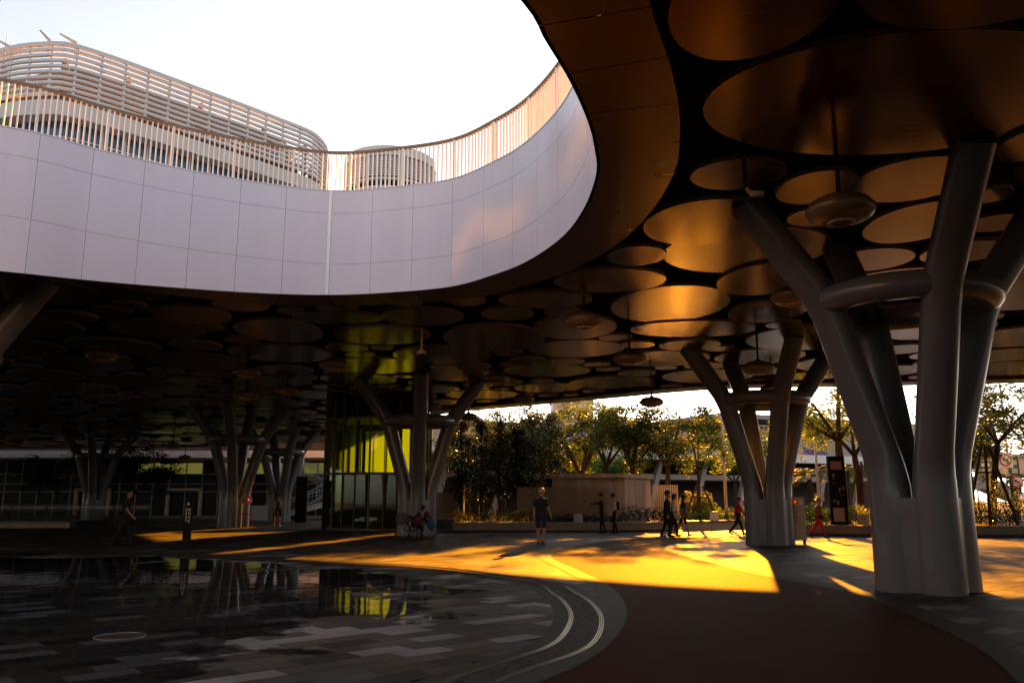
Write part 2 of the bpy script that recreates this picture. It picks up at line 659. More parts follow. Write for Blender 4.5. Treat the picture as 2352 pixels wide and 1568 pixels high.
def tile_mesh(mi, w=TW - GAP, d=TD - GAP):
    mb = MB()
    b = .004
    lo, hi = [(-w / 2, -d / 2), (w / 2, -d / 2), (w / 2, d / 2), (-w / 2, d / 2)], [(-w / 2 + b, -d / 2 + b), (w / 2 - b, -d / 2 + b), (w / 2 - b, d / 2 - b), (-w / 2 + b, d / 2 - b)]
    vs = [(x, y, -.02) for x, y in lo] + [(x, y, -b) for x, y in lo] + [(x, y, 0) for x, y in hi]
    fs = [(8, 9, 10, 11)] + [(i, (i + 1) % 4, 4 + (i + 1) % 4, 4 + i) for i in range(4)] + [(4 + i, 4 + (i + 1) % 4, 8 + (i + 1) % 4, 8 + i) for i in range(4)]
    return mb.add(vs, fs)


tile_meshes = [tile_mesh(i).mesh('paving_tile', nm) for i, nm in enumerate(names)]
path_test = path_poly
pl_out = off(path_l, PLN, .12)
pr_out = off(path_r, PRN, .12)
skip_poly = [(p.x, p.y) for p in pl_out] + [(p.x, p.y) for p in reversed(pr_out)]
chan_poly = [(p.x, p.y) for p in off(ring_out, RN, .02)] + [(p.x, p.y) for p in reversed(off(ring_out, RN, -.47))]
cand = []
for j in range(-75, 290):
    for i in range(-40, 140):
        c = tu * ((i + .5 * (j % 2)) * TW) + tv * (j * TD) + Vector((-2, 4, 0))
        if c.y < 4.0 or c.y > 47:
            continue
        if abs(c.x) > c.y * .66 + 1.6:
            continue
        cand.append(c)
tiles = []
cxy = [(c.x, c.y) for c in cand]
drop = inside_np(cxy, skip_poly) | inside_np(cxy, chan_poly)
for c, dr_ in zip(cand, drop):
    if dr_:
        continue
    tiles.append((c, trng.choices(range(5), weights)[0], trng.uniform(-.0025, .0015)))
tiles.sort(key=lambda t: t[0].y)
vis = [t for t in tiles if abs(t[0].x) < t[0].y * .63 and t[0].y > 6.6]
near = vis[:290]
near_ids = set(id(t) for t in near)
for c, k, dz in near:
    o = link('paving_tile', tile_meshes[k], plaza, (c.x, c.y, dz), TA)
rest = MB()
base_v = {k: ([v.co.copy() for v in tile_meshes[k].vertices], [tuple(p.vertices) for p in tile_meshes[k].polygons]) for k in range(5)}
RM = Matrix.Rotation(TA, 3, 'Z')
bv = [RM @ q for q in base_v[0][0]]
top_only = [base_v[0][1][0]] + base_v[0][1][5:]
for t in tiles:
    if id(t) in near_ids:
        continue
    c, k, dz = t
    o3 = Vector((c.x, c.y, dz))
    rest.add([q + o3 for q in bv], top_only if c.y < 24 else [base_v[0][1][0]], k)
o = rest.build('paving_tiles', names, plaza)
tag(o, kind='stuff')
far = MB()
far.add([(-58, 47.1, -.004), (58, 47.1, -.004), (58, 90, -.004), (-58, 90, -.004)], [(0, 1, 2, 3)])
far.build('far_paving', 'tile_tan', plaza)


def ribbon(A, B, z, mb=None, mi=0, za=None):
    mb = mb or MB()
    n = len(A)
    vs = [(p.x, p.y, z if za is None else za) for p in A] + [(p.x, p.y, z) for p in B]
    mb.add(vs, [(i, i + 1, n + i + 1, n + i) for i in range(n - 1)], mi)
    return mb


# red running path with its dark edge bands
pm = sheet('running_path', path_poly, [], .004, 'red_path')
tag(pm, kind='structure')
def orient_up(o):
    me = o.data
    bm = bmesh.new(); bm.from_mesh(me)
    for f in bm.faces:
        if f.normal.z < 0:
            f.normal_flip()
    bm.to_mesh(me); bm.free()
    return o
eb = ribbon(path_l, off(path_l, PLN, .34), .009)
orient_up(eb.build('edge_band', 'path_kerb', pm))
eb = ribbon(path_r, off(path_r, PRN, .34), .009)
orient_up(eb.build('edge_band', 'path_kerb', pm))

# slotted drain channel: two bundles of thin steel rods with cast plates between them
drain = tag(link('drain_channel', None), 'curved slotted drain with cast pebble plates round the wet paving', 'drain')
bed = ribbon(off(ring_out, RN, .2), off(ring_out, RN, -.62), .002)
orient_up(bed.build('granite_band', 'path_kerb', drain))
NR = len(ring_out)
hole_rng = random.Random(3)
plate_ids = range(0, NR - 3, 3)
for i in plate_ids:
    seg = list(range(i, min(i + 4, NR)))
    A = [ring_out[k] + RN[k] * -.075 for k in seg]
    B = [ring_out[k] + RN[k] * -.365 for k in seg]
    cen = sum(A + B, Vector()) / (2 * len(A))
    if cen.y > 26 or abs(cen.x) > cen.y * .68 + 1:
        continue
    A[-1] = A[-1].lerp(A[-2], .03); B[-1] = B[-1].lerp(B[-2], .03)
    mb = ribbon(A, B, .008)
    if cen.y < 16:                                     # pebble shaped openings, as dark pits
        for _ in range(34):
            u, w = hole_rng.uniform(.05, .95), hole_rng.uniform(.08, .92)
            f = u * (len(A) - 1)
            q = int(f)
            a = A[q].lerp(A[min(q + 1, len(A) - 1)], f - q)
            b = B[q].lerp(B[min(q + 1, len(B) - 1)], f - q)
            c = a.lerp(b, w)
            rr, ang, asp = hole_rng.uniform(.012, .026), hole_rng.uniform(0, 6.3), hole_rng.uniform(.5, .9)
            mb.add([(c.x + rr * math.cos(2 * math.pi * k / 7) * (asp if k % 2 else 1), c.y + rr * math.sin(2 * math.pi * k / 7) * asp, .0105) for k in range(7)], [tuple(range(7))], 1)
    o = mb.build('cast_plate', ['grate', 'grate_hole'], drain)
    orient_up(o)
for base in (-.02, -.4):
    for k in range(3):
        d = base - .022 * k + .022
        pts = [p + q * d + Vector((0, 0, .012)) for p, q in zip(ring_out, RN)]
        pts = [p for p in pts if p.y < 24 and p.x > -9]
        MB().tube(pts, .0055, 6).build('steel_rod', 'slot_steel', drain, smooth=True)

# standing water inside the ring
wp = [(p.x, p.y) for p in off(ring_out, RN, -.85)] + [(-16, 2.5), (-22, 8), (-24, 18), (-20, 26.8)]
xs = np.arange(-24, 2.2, .28)
ys = np.arange(3, 27, .28)
ringpts = np.array([(p.x, p.y) for p in ring_out])
vid, vs, dep, fs = {}, [], [], []
cent = Vector((-5.2, 13.2))
in_w = inside_np([(x, y) for x in xs for y in ys], wp).reshape(len(xs), len(ys))
for ix, x in enumerate(xs):
    for iy, y in enumerate(ys):
        if in_w[ix, iy]:
            vid[ix, iy] = len(vs)
            vs.append((x, y, .0055))
            d = math.sqrt(((ringpts - (x, y)) ** 2).sum(1).min())
            v = min(d / 5.5, 1.0) * .25 - .12
            # low spots of the floor that hold water: towards the glass tower's side and the middle
            g1 = math.exp(-(((x + 4.6) / 3.0) ** 2 + ((y - 14.8) / 3.6) ** 2))
            g2 = math.exp(-(((x + 6.0) / 3.5) ** 2 + ((y - 9.5) / 2.2) ** 2))
            g3 = math.exp(-(((x + 11) / 6) ** 2 + ((y - 20) / 6) ** 2))
            dep.append(v - .065 + .24 * g1 + .05 * g2 + .14 * g3)
for (ix, iy), a in vid.items():
    q = [vid.get((ix + 1, iy)), vid.get((ix + 1, iy + 1)), vid.get((ix, iy + 1))]
    if None not in q:
        fs.append((a, *q))
wm = MB().add(vs, fs).mesh('standing_water', 'water', True)
at_ = wm.attributes.new('depth', 'FLOAT', 'POINT')
at_.data.foreach_set('value', dep)
tag(link('standing_water', wm), kind='structure')
# round service lid set in the wet floor
lid = MB().lathe([(.27, -.01), (.27, .006), (.25, .009), (.02, .009)], seg=32)
lid_o = tag(lid.build('floor_lid', 'granite_dark', loc=gz(275, 1462), smooth=False), 'round metal fountain lid set in the dark wet paving', 'floor lid')
MB().tube([(.26 * math.cos(a), .26 * math.sin(a), .01) for a in np.linspace(0, 2 * math.pi, 33)[:-1]], .004, 5, closed=True).build('rim', 'slot_steel', lid_o, smooth=True)

# ================================================================== canopy
ZC = 6.5
RIM_PX = [(0, 622, 6.1), (200, 643, 6.2), (400, 660, 6.32), (600, 673, 6.42), (757, 677, 6.5), (900, 671, 6.5), (1035, 658, 6.5), (1130, 632, 6.5), (1210, 600, 6.5), (1290, 545, 6.5), (1340, 480, 6.5), (1369, 400, 6.5),
          (1365, 340, 6.5), (1350, 280, 6.5), (1310, 190, 6.5), (1250, 90, 6.5), (1195, 0, 6.5)]
rim_c = [gz(*p) for p in RIM_PX] + [Vector(q) for q in [(-1.1, 5.6, 6.5), (-3.2, 2.8, 6.5), (-6.5, .2, 6.45), (-11, -1.0, 6.35), (-15.2, 1.5, 6.25), (-17.2, 6.5, 6.15), (-16.4, 11.5, 6.1), (-13.8, 15.0, 6.1)]]  # unseen near side set far back for more sky, less bounce on the fascia
rim = resample(catmull(rim_c, True, 14), .22, True)
n_r = len(rim)
RIMN = normals2d(rim, True)
if RIMN[0].y < 0:                                 # point 0 is on the far side: outwards means +y there
    RIMN = [-q for q in RIMN]
band = [p + q * 1.22 for p, q in zip(rim, RIMN)]
for p in band:
    p.z = max(p.z, 6.42)
EDGE = [(-60, 84), (-40, 83), (-26, 80), (-18, 72), (-11, 61), (-6.8, 53.5), (-3.5, 48.4), (-.6, 46), (4.9, 41.6), (9.5, 38.2), (17.2, 36.9), (22.4, 36), (32, 35.2), (46, 35), (62, 34), (70, 20), (70, -40), (40, -66), (-50, -66), (-100, -50), (-112, 10), (-100, 70), (-80, 84)]  # unseen sides and back drawn far out to shut off low sky light
edge = resample(catmull([Vector((x, y, ZC)) for x, y in EDGE], True, 10), 1.1, True)
EN = normals2d(edge, True)
if EN[5].y < 0:
    EN = [-q for q in EN]
edge_in = [p - q * 1.3 for p, q in zip(edge, EN)]
canopy = thing('canopy_roof', 'huge canopy of bronze discs with curved white fascia round its open oculus', 'canopy')

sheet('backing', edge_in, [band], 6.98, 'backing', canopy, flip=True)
sheet('roof_deck', edge, [off(rim, RIMN, .12)], 9.14, 'deck', canopy)
# inner fascia: three rows of white panels
TOPZ = 9.22
rows = [None, 7.29, 8.63, TOPZ]
arc = [0.0]
for i in range(n_r):
    arc.append(arc[-1] + (rim[(i + 1) % n_r] - rim[i]).length)
i0 = min(range(n_r), key=lambda i: (rim[i] - gz(757, 677, 6.5)).length)   # the pale joint strip stands here
step = 5
starts = [(i0 + k * step) % n_r for k in range(-n_r // (2 * step), n_r // (2 * step))]
jn = MB()
vs = []
for i in range(n_r):
    p, q = rim[i], RIMN[i]
    vs += [(p.x + q.x * .05, p.y + q.y * .05, p.z + .02), (p.x + q.x * .05, p.y + q.y * .05, TOPZ - .02)]
jn.add(vs, [(2 * i, 2 * ((i + 1) % n_r), 2 * ((i + 1) % n_r) + 1, 2 * i + 1) for i in range(n_r)])
jn.build('joint_backing', 'joint_grey', canopy)


def fascia_panel(s, zlo, zhi, n=step):
    """curved sheet metal panel with folded edges between arc stations s and s+n"""
    mb = MB()
    ids = [(s + k) % n_r for k in range(n + 1)]
    P = [rim[i].copy() for i in ids]
    N = [RIMN[i] for i in ids]
    g = .0035
    P[0] = P[0].lerp(P[1], g / max(.01, (P[1] - P[0]).length))
    P[-1] = P[-1].lerp(P[-2], g / max(.01, (P[-1] - P[-2]).length))
    a, b = [], []
    for p, q in zip(P, N):
        z0 = p.z if zlo is None else zlo + g
        a.append([(p.x, p.y, z0), (p.x, p.y, zhi - g)])
        b.append([(p.x + q.x * .05, p.y + q.y * .05, z0), (p.x + q.x * .05, p.y + q.y * .05, zhi - g)])
    m_ = len(P)
    vs = [v for q in a for v in q] + [v for q in b for v in q]
    fs = []
    for k in range(m_ - 1):
        fs.append((2 * k, 2 * k + 1, 2 * k + 3, 2 * k + 2))
        o_ = 2 * m_
        fs += [(2 * k, 2 * k + 2, o_ + 2 * k + 2, o_ + 2 * k), (2 * k + 1, o_ + 2 * k + 1, o_ + 2 * k + 3, 2 * k + 3)]
    fs += [(0, 2 * m_, 2 * m_ + 1, 1), (2 * m_ - 2, 2 * m_ - 1, 4 * m_ - 1, 4 * m_ - 2)]
    mb.add(vs, fs)
    return mb


def soffit_panel(s, n):
    mb = MB()
    ids = [(s + k) % n_r for k in range(n + 1)]
    A = [rim[i] + RIMN[i] * .0 for i in ids]
    B = [band[i].copy() for i in ids]
    A[0] = A[0].lerp(A[1], .04); A[-1] = A[-1].lerp(A[-2], .04)
    B[0] = B[0].lerp(B[1], .04); B[-1] = B[-1].lerp(B[-2], .04)
    m_ = len(A)
    vs = [(p.x, p.y, p.z) for p in A] + [(p.x, p.y, p.z) for p in B] + [(p.x, p.y, 6.99) for p in B]
    fs = [(k, m_ + k, m_ + k + 1, k + 1) for k in range(m_ - 1)] + [(m_ + k, 2 * m_ + k, 2 * m_ + k + 1, m_ + k + 1) for k in range(m_ - 1)]
    return mb.add(vs, fs)


for j, s in enumerate(starts):
    n_here = step if j < len(starts) - 1 else (starts[0] - s) % n_r
    for r_ in range(3):
        o = fascia_panel(s, rows[r_], rows[r_ + 1], n_here).build('fascia_panel', 'white_panel', canopy)
        smooth_by_angle(o, 30)
    o = soffit_panel(s, n_here).build('soffit_panel', 'soffit', canopy)
    smooth_by_angle(o, 30)
# pale expansion strip
p, q = rim[i0], RIMN[i0]
ang0 = math.atan2(q.x, q.y)
o = MB().box((p.x - q.x * .012, p.y - q.y * .012, (p.z + TOPZ) / 2), (.075, .03, TOPZ - p.z), -ang0).build('expansion_strip', 'white_strip', canopy)
# coping on top of the fascia
cp = MB()
n2 = n_r
vs = []
for i in range(n_r):
    p, q = rim[i], RIMN[i]
    for d, z in ((-.012, TOPZ), (.16, TOPZ), (.16, TOPZ + .03), (-.012, TOPZ + .03)):
        vs.append((p.x + q.x * d, p.y + q.y * d, z))
cp.add(vs, [(4 * i + k, 4 * ((i + 1) % n_r) + k, 4 * ((i + 1) % n_r) + (k + 1) % 4, 4 * i + (k + 1) % 4) for i in range(n_r) for k in range(4)])
cp.build('coping', 'white_panel', canopy)
# outer edge: soffit band and fascia
ne = len(edge)
ob = MB()
vs = [tuple(p) for p in edge] + [tuple(p) for p in edge_in] + [(p.x, p.y, 6.99) for p in edge_in]
ob.add(vs, [(i, (i + 1) % ne, ne + (i + 1) % ne, ne + i) for i in range(ne)] + [(ne + i, ne + (i + 1) % ne, 2 * ne + (i + 1) % ne, 2 * ne + i) for i in range(ne)])
ob.build('edge_soffit', 'soffit', canopy)
of = MB()
vs = [tuple(p) for p in edge] + [(p.x, p.y, 9.2) for p in edge]
of.add(vs, [(i, ne + i, ne + (i + 1) % ne, (i + 1) % ne) for i in range(ne)])
of.build('edge_fascia', 'white_panel', canopy)

# the discs of the ceiling
DISC_BOX = [(1588, 1805, 372, 443), (1788, 1968, 398, 475), (1482, 1765, 462, 567), (1528, 1905, 528, 633), (1395, 1530, 567, 612), (1272, 1530, 615, 670), (1655, 1870, 600, 682), (1145, 1360, 670, 708), (1407, 1675, 660, 745),
            (1678, 1850, 687, 738), (1224, 1417, 722, 785), (1448, 1738, 740, 773), (1018, 1254, 745, 807), (670, 878, 720, 748), (875, 1065, 708, 748), (540, 735, 728, 790), (345, 525, 700, 742), (2003, 2225, 458, 567),
            (1970, 2235, 365, 470), (2305, 2480, 285, 372), (1545, 1935, -160, 134), (1630, 2560, 80, 366), (1990, 2560, -190, 76)]
discs = []
for a, b, t, bo in DISC_BOX:
    mid = (t + bo) / 2
    A, B = gz(a, mid, 6.6), gz(b, mid, 6.6)
    T, Bo = gz((a + b) / 2, t, 6.6), gz((a + b) / 2, bo, 6.6)
    w, d = (B.x - A.x) / 2, abs(Bo.y - T.y) / 2
    d = min(max(d, w * .62), w * 1.35)
    discs.append(((A.x + B.x) / 2, (T.y + Bo.y) / 2, w, d, 0.0))
band_np = np.array([(p.x, p.y) for p in band])
edge_np = np.array([(p.x, p.y) for p in edge_in])
band_l, edge_l = [tuple(q) for q in band_np], [tuple(q) for q in edge_np]
drng = random.Random(21)
DC = [(x, y, max(w, d)) for x, y, w, d, a in discs]
DE = list(discs)


DA = np.zeros((4000, 4))
for k_, e_ in enumerate(DE):
    DA[k_] = e_[:4]


def try_disc(x, y, r):
    Q = DA[:len(DE)]
    dx, dy = x - Q[:, 0], y - Q[:, 1]
    L_ = np.sqrt(dx * dx + dy * dy) + 1e-6
    rad = Q[:, 2] * Q[:, 3] / np.sqrt((Q[:, 3] * dx / L_) ** 2 + (Q[:, 2] * dy / L_) ** 2)
    if (L_ < rad + r + .07).any():
        return False
    if np.sqrt(((band_np - (x, y)) ** 2).sum(1).min()) < r + .06:
        return False
    if np.sqrt(((edge_np - (x, y)) ** 2).sum(1).min()) < r + .06:
        return False
    return inside(x, y, edge_l) and not inside(x, y, band_l)


for rr, tries in ((1.75, 900), (1.4, 2200), (1.1, 4200), (.8, 9000), (.55, 14000), (.4, 9000)):
    for _ in range(tries):
        y = drng.uniform(-6, 80) if drng.random() < .5 else drng.uniform(6, 46)
        x = drng.uniform(-1, 1) * min(46, max(7, y * .66 + 3))
        if y < 4 and abs(x) > 14:
            continue
        r = rr * drng.uniform(.9, 1.12)
        if try_disc(x, y, r):
            DA[len(DE)] = (x, y, r, r)
            DE.append((x, y, r, r, 0.0))
UN = [(math.cos(2 * math.pi * k / 40), math.sin(2 * math.pi * k / 40)) for k in range(40)]


def disc_shape(mb, x, y, w, d, z, th=.09, mi0=0, mi1=1):
    vs = [(x + u * w, y + v * d, z) for u, v in UN] + [(x + u * w, y + v * d, z + th) for u, v in UN]
    n = len(UN)
    mb.add(vs, [tuple(reversed(range(n)))], mi0)
    o_ = len(mb.v) - 2 * n
    for i in range(n):
        mb.f.append([o_ + i, o_ + (i + 1) % n, o_ + n + (i + 1) % n, o_ + n + i]); mb.m.append(mi1)
    mb.f.append([o_ + n + i for i in range(n)]); mb.m.append(mi1)
    return mb


def view_size(e):
    x, y, w, d, a = e
    if y < 5.5:
        return 0
    if abs(x) > y * .64 + w:
        return 0
    return w * d / y ** 3
order = sorted(DE, key=view_size, reverse=True)
unit = {}
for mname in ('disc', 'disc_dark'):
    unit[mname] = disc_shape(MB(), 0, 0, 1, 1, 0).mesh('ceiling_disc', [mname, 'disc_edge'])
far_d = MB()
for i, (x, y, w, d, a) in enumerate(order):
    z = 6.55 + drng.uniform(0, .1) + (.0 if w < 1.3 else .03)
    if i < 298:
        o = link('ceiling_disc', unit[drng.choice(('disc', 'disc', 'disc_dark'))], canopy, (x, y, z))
        o.scale = (w, d, 1)
        if abs(w - d) < .01:
            o.rotation_euler = (R(drng.uniform(-.7, .7)), R(drng.uniform(-.7, .7)), 0)
    else:
        disc_shape(far_d, x, y, w, d, z, mi0=drng.choice((0, 0, 2)))
o = far_d.build('ceiling_discs', ['disc', 'disc_edge', 'disc_dark'], canopy)
tag(o, kind='stuff')

# ================================================================== railing on the terrace above the fascia
rail_root = thing('terrace_railing', 'white picket railing with brown handrail along the top of the curved fascia', 'railing')
lo_i = [i for i in range(n_r) if (rim[i].y > 12.5 and rim[i].x < 1.6)]
k0 = next(i for i in lo_i if (i - 1) % n_r not in set(lo_i))
seq = []
i = k0
while i in set(lo_i):
    seq.append(i); i = (i + 1) % n_r
rp_ = [rim[i] + RIMN[i] * .07 for i in seq]
fine = resample(rp_, .12)
FN = normals2d(fine)
HT = TOPZ + .03
bal = MB().box((0, 0, .51), (.03, .045, 1.02)).mesh('baluster', 'rail_white')
post = MB().box((0, 0, .51), (.055, .09, 1.02)).mesh('rail_post', 'rail_white')
for i in range(1, len(fine) - 1):
    t = fine[i + 1] - fine[i - 1]
    a = math.atan2(t.y, t.x)
    big_ = i % 12 == 0
    o = link('rail_post' if big_ else 'baluster', post if big_ else bal, rail_root, (fine[i].x, fine[i].y, HT), a)
hv = []
for p, q in zip(fine, FN):
    for d, z in ((-.055, 1.02), (.055, 1.02), (.055, 1.075), (-.055, 1.075)):
        hv.append((p.x + q.x * d, p.y + q.y * d, HT + z))
MB().add(hv, [(4 * i + k, 4 * i + 4 + k, 4 * i + 4 + (k + 1) % 4, 4 * i + (k + 1) % 4) for i in range(len(fine) - 1) for k in range(4)]).build('handrail', 'handrail', rail_root)

# ================================================================== pillars
LEG_R, RING_R, RING_Z = .30, 1.36, 4.88


def bend_path(K):
    """polyline with rounded corners"""
    out_ = [Vector(K[0])]
    for i in range(1, len(K) - 1):
        a, b, c = Vector(K[i - 1]), Vector(K[i]), Vector(K[i + 1])
        r = .42
        p, q = b + (a - b).normalized() * r, b + (c - b).normalized() * r
        for k in range(5):
            t = k / 4
            out_.append((1 - t) ** 2 * p + 2 * t * (1 - t) * b + t * t * q)
    out_.append(Vector(K[-1]))
    return out_


def make_pillar():
    root = link('branching_pillar', None)
    for k in range(4):
        a = k * math.pi / 2
        ca, sa = math.cos(a), math.sin(a)
        K = [(.5 * ca, .5 * sa, -.02), (.5 * ca, .5 * sa, 1.9), (RING_R * ca, RING_R * sa, RING_Z), (2.68 * ca, 2.68 * sa, 6.72)]
        bp_ = bend_path(K)
        o = MB().tube(bp_, [.355] + [.335] * 2 + [.32, .31] + [LEG_R] * (len(bp_) - 5), 28).build('leg', 'pillar', root)
        smooth_by_angle(o, 50)
    MB().tube([(RING_R * math.cos(t), RING_R * math.sin(t), RING_Z) for t in np.linspace(0, 2 * math.pi, 49)[:-1]], .23, 20, closed=True).build('ring', 'pillar', root, smooth=True)
    w = MB()
    e_, d_ = .6, .86
    oc = [(e_, -(d_ - e_)), (e_, d_ - e_), (d_ - e_, e_), (-(d_ - e_), e_), (-e_, d_ - e_), (-e_, -(d_ - e_)), (-(d_ - e_), -e_), (d_ - e_, -e_)]
    w.prism(oc, -.01, 1.5)
    w.build('core_web', 'pillar', root)
    return root


PILLARS = [
    (6.88, 14.25, 0, 'tall pale four-branched pillar standing nearest, in front of the bushes'),
    (8.75, 28.9, 8, 'sunlit four-branched pillar with a hydrant cabinet at its foot'),
    (-4.1, 36.7, 8, 'four-branched pillar in front of the green glass lift tower'),
    (-15.6, 47.6, 4, 'dark four-branched pillar with a small red-lit control box on it'),
    (-32.6, 66, 10, 'farthest four-branched pillar, dark, with a glowing orange inner leg'),
    (-16.6, 60.5, 35, 'four-branched pillar just behind another, its foot catching orange sun'),
    (-13.9, 19.4, 2, 'cropped pillar whose single leg slants under the white fascia'),
    (19.2, 21.0, 0, 'pillar beyond the frame whose legs only just reach in'),
    (22.0, 12.0, 0, ''),
]
proto = make_pillar()
pillars = []
for i, (x, y, a, lab) in enumerate(PILLARS[:7]):
    o = proto if i == 0 else copy_tree(proto)
    o.location = (x, y, 0)
    o.rotation_euler = (0, 0, R(a))
    tag(o, lab, 'pillar', 'four-branched pillars carrying the canopy')
    pillars.append(o)

# ================================================================== pendant lamps
def make_lamp():
    root = link('pendant_lamp', None)
    prof = [(.16, .19), (.30, .18), (.42, .12), (.49, .03), (.50, -.03), (.46, -.10), (.36, -.16), (.22, -.19)]
    MB().lathe(prof, seg=36).build('shell', 'lamp_shell', root, smooth=True)
    MB().lathe([(.2, -.188), (.19, -.215), (.15, -.215), (.14, -.17), (.01, -.16)], seg=28).build('lens', 'lamp_glass', root, smooth=True)
    rd = MB().tube([(0, 0, .2), (0, 0, 1.1)], .035, 10)
    rd.build('rod', 'dark_metal', root, smooth=True)
    MB().lathe([(.1, .2), (.1, .26), (.05, .28)], seg=16).build('collar', 'dark_metal', root)
    return root


LAMPS = [((1930, 482), 11.8, 'large hanging lamp right beside the nearest pillar'), ((1342, 735), 20.8, 'hanging lamp below the curve of the white fascia'), ((1446, 822), 24.5, 'hanging lamp before the brightest gold discs'),
         ((1742, 845), 25.5, 'hanging lamp between the branches of the sunlit pillar'), ((1822, 680), 18.0, 'hanging lamp half hidden behind the nearest pillar leg'), ((766, 837), 28.5, 'dim hanging lamp to the left of the domed camera'),
         ((568, 855), 30, 'dim hanging lamp over the dark pillar with the control box'), ((565, 907), 34, 'small dim hanging lamp low against the dark pillar'), ((1142, 864), 32.5, 'dim hanging lamp above the right branch of the tower pillar'),
         ((1203, 916), 38, 'hanging lamp close to the far canopy edge above the trees'), ((1497, 923), 34.5, 'hanging lamp silhouetted against the sunlit tree crowns'), ((1076, 957), 44, 'small orange-lit hanging lamp beside the tower pillar branch'),
         ((1775, 893), 33, 'hanging lamp seen through the sunlit pillar above its ring'), ((990, 934), 40, 'hanging lamp partly behind the lift tower pillar'), ((425, 1051), 66, 'tiny bright hanging lamp before the far glass facade'),
         ((398, 1023), 56, 'tiny dark hanging lamp left of the dark pillar'), ((235, 815), 27, 'barely lit hanging lamp deep in the left shadow'), ((660, 885), 36, 'dim hanging lamp right of the dark pillar branch')]
lp0 = make_lamp()
for i, ((px, py), Y, lab) in enumerate(LAMPS):
    o = lp0 if i == 0 else copy_tree(lp0)
    P = gy(px, py, Y)
    P.z = min(P.z, 6.2)
    o.location = P
    tag(o, lab, 'pendant lamp', 'pendant lamps hanging from the canopy')
    for ch in o.children:                               # the rod reaches up to the ceiling
        if ch.name.startswith('rod'):
            ch.scale = (1, 1, max(.5, (6.9 - P.z) / 1.1))

# surveillance cameras hung from the ceiling
P = gy(1722, 440, 12.2)
cc = thing('security_camera', 'small bullet camera on a thin rod beside the nearest pillar branch', 'camera', P)
MB().tube([(-.06, 0, .06), (-.06, 0, 1.4)], .035, 10).build('rod', 'dark_metal', cc, smooth=True)
MB().tube([(-.05, 0, .06), (0, 0, -.02), (.05, 0, -.05)], .03, 8).build('bracket', 'cream', cc, smooth=True)
MB().tube([(.0, 0, -.03), (.2, -.06, -.06)], .05, 14).build('housing', 'cream', cc, smooth=True)
MB().tube([(.19, -.057, -.0585), (.215, -.0645, -.0622)], .042, 14).build('lens', 'black_sign', cc, smooth=True)
P = gy(968, 812, 24)
cc = thing('dome_camera', 'hanging dome camera with a white cap over the lift tower pillar', 'camera', P)
MB().tube([(0, 0, .1), (0, 0, .8)], .028, 10).build('rod', 'cream', cc, smooth=True)
MB().lathe([(.03, .14), (.1, .1), (.14, .02), (.14, -.02)], seg=20).build('cap', 'cream', cc, smooth=True)
MB().ball((0, 0, -.03), (.12, .12, .13), 16, 10).build('dome', 'black_sign', cc, smooth=True)

# ================================================================== louvred building above the terrace
ZT = 34.2
plan_px = [(0, 112), (45, 101), (100, 96), (160, 97), (250, 124), (350, 160), (460, 201), (560, 238), (650, 273), (710, 297), (738, 318), (751, 345)]
plan = [gz(px, py, ZT) for px, py in plan_px]
c_in = plan[0]
plan = [Vector((plan[0].x - 12, plan[0].y + 8, ZT)), Vector((plan[0].x - 6, plan[0].y + 2.2, ZT))] + plan + [Vector((plan[-1].x - 1.5, plan[-1].y + 5, ZT)), Vector((plan[-1].x - 7, plan[-1].y + 9, ZT))]
pl = resample(catmull(plan, False, 10), .85)
PN = normals2d(pl)
if PN[len(PN) // 2].y > 0:
    PN = [-q for q in PN]                             # outwards, towards the plaza
hall = thing('louvred_hall', 'white hall wrapped in curved horizontal louvres rising behind the railing', 'building')


def sweep(P, N, prof, closed_prof=True):
    """profile of (outward, z) points carried along a plan line"""
    k = len(prof)
    vs = [(p.x + q.x * o_, p.y + q.y * o_, z) for p, q in zip(P, N) for o_, z in prof]
    fs = [(k * i + j, k * i + k + j, k * i + k + (j + 1) % k, k * i + (j + 1) % k) for i in range(len(P) - 1) for j in range(k if closed_prof else k - 1)]
    return MB().add(vs, fs)


def rect_prof(o0, o1, z0, z1):
    return [(o0, z0), (o1, z0), (o1, z1), (o0, z1)]


NL = 10
for k in range(NL):
    z = ZT - .22 - k * .43
    h_ = .21 if k else .3
    sweep(pl, PN, rect_prof(-.12, .12, z - h_ / 2, z + h_ / 2)).build('louvre', 'louver', hall)
z_lo = ZT - .22 - (NL - 1) * .43 - .2
for i in range(1, len(pl) - 1, 2):
    p, q = pl[i], PN[i]
    o = MB().box((p.x - q.x * .03, p.y - q.y * .03, (z_lo + ZT) / 2), (.17, .12, ZT - z_lo - .12), math.atan2(-q.x, q.y)).build('upright', 'louver', hall)
zp = 28.5
sweep(pl, PN, rect_prof(-.3, .06, zp, z_lo - .28)).build('parapet', 'build_white', hall)
# roof beams and machinery behind the screen
inn = [p - q * 3.2 for p, q in zip(pl, PN)]
sweep(inn, PN, rect_prof(-.4, 0, 31.0, ZT - .45)).build('inner_screen', 'louver_core', hall)
for i in range(3, len(pl) - 3, 4):
    a = pl[i] - PN[i] * .3
    b = pl[min(i + 5, len(pl) - 1)] - PN[min(i + 5, len(pl) - 1)] * 3.0
    MB().bar((a.x, a.y, z_lo + .1), (b.x, b.y, ZT - .8), .22).build('brace', 'louver_core', hall)
for i in range(2, len(pl) - 3, 7):
    a = pl[i] - PN[i] * 1.7
    MB().bar((a.x, a.y, z_lo - .4), (a.x, a.y, ZT - .5), .35).build('column', 'louver_core', hall)
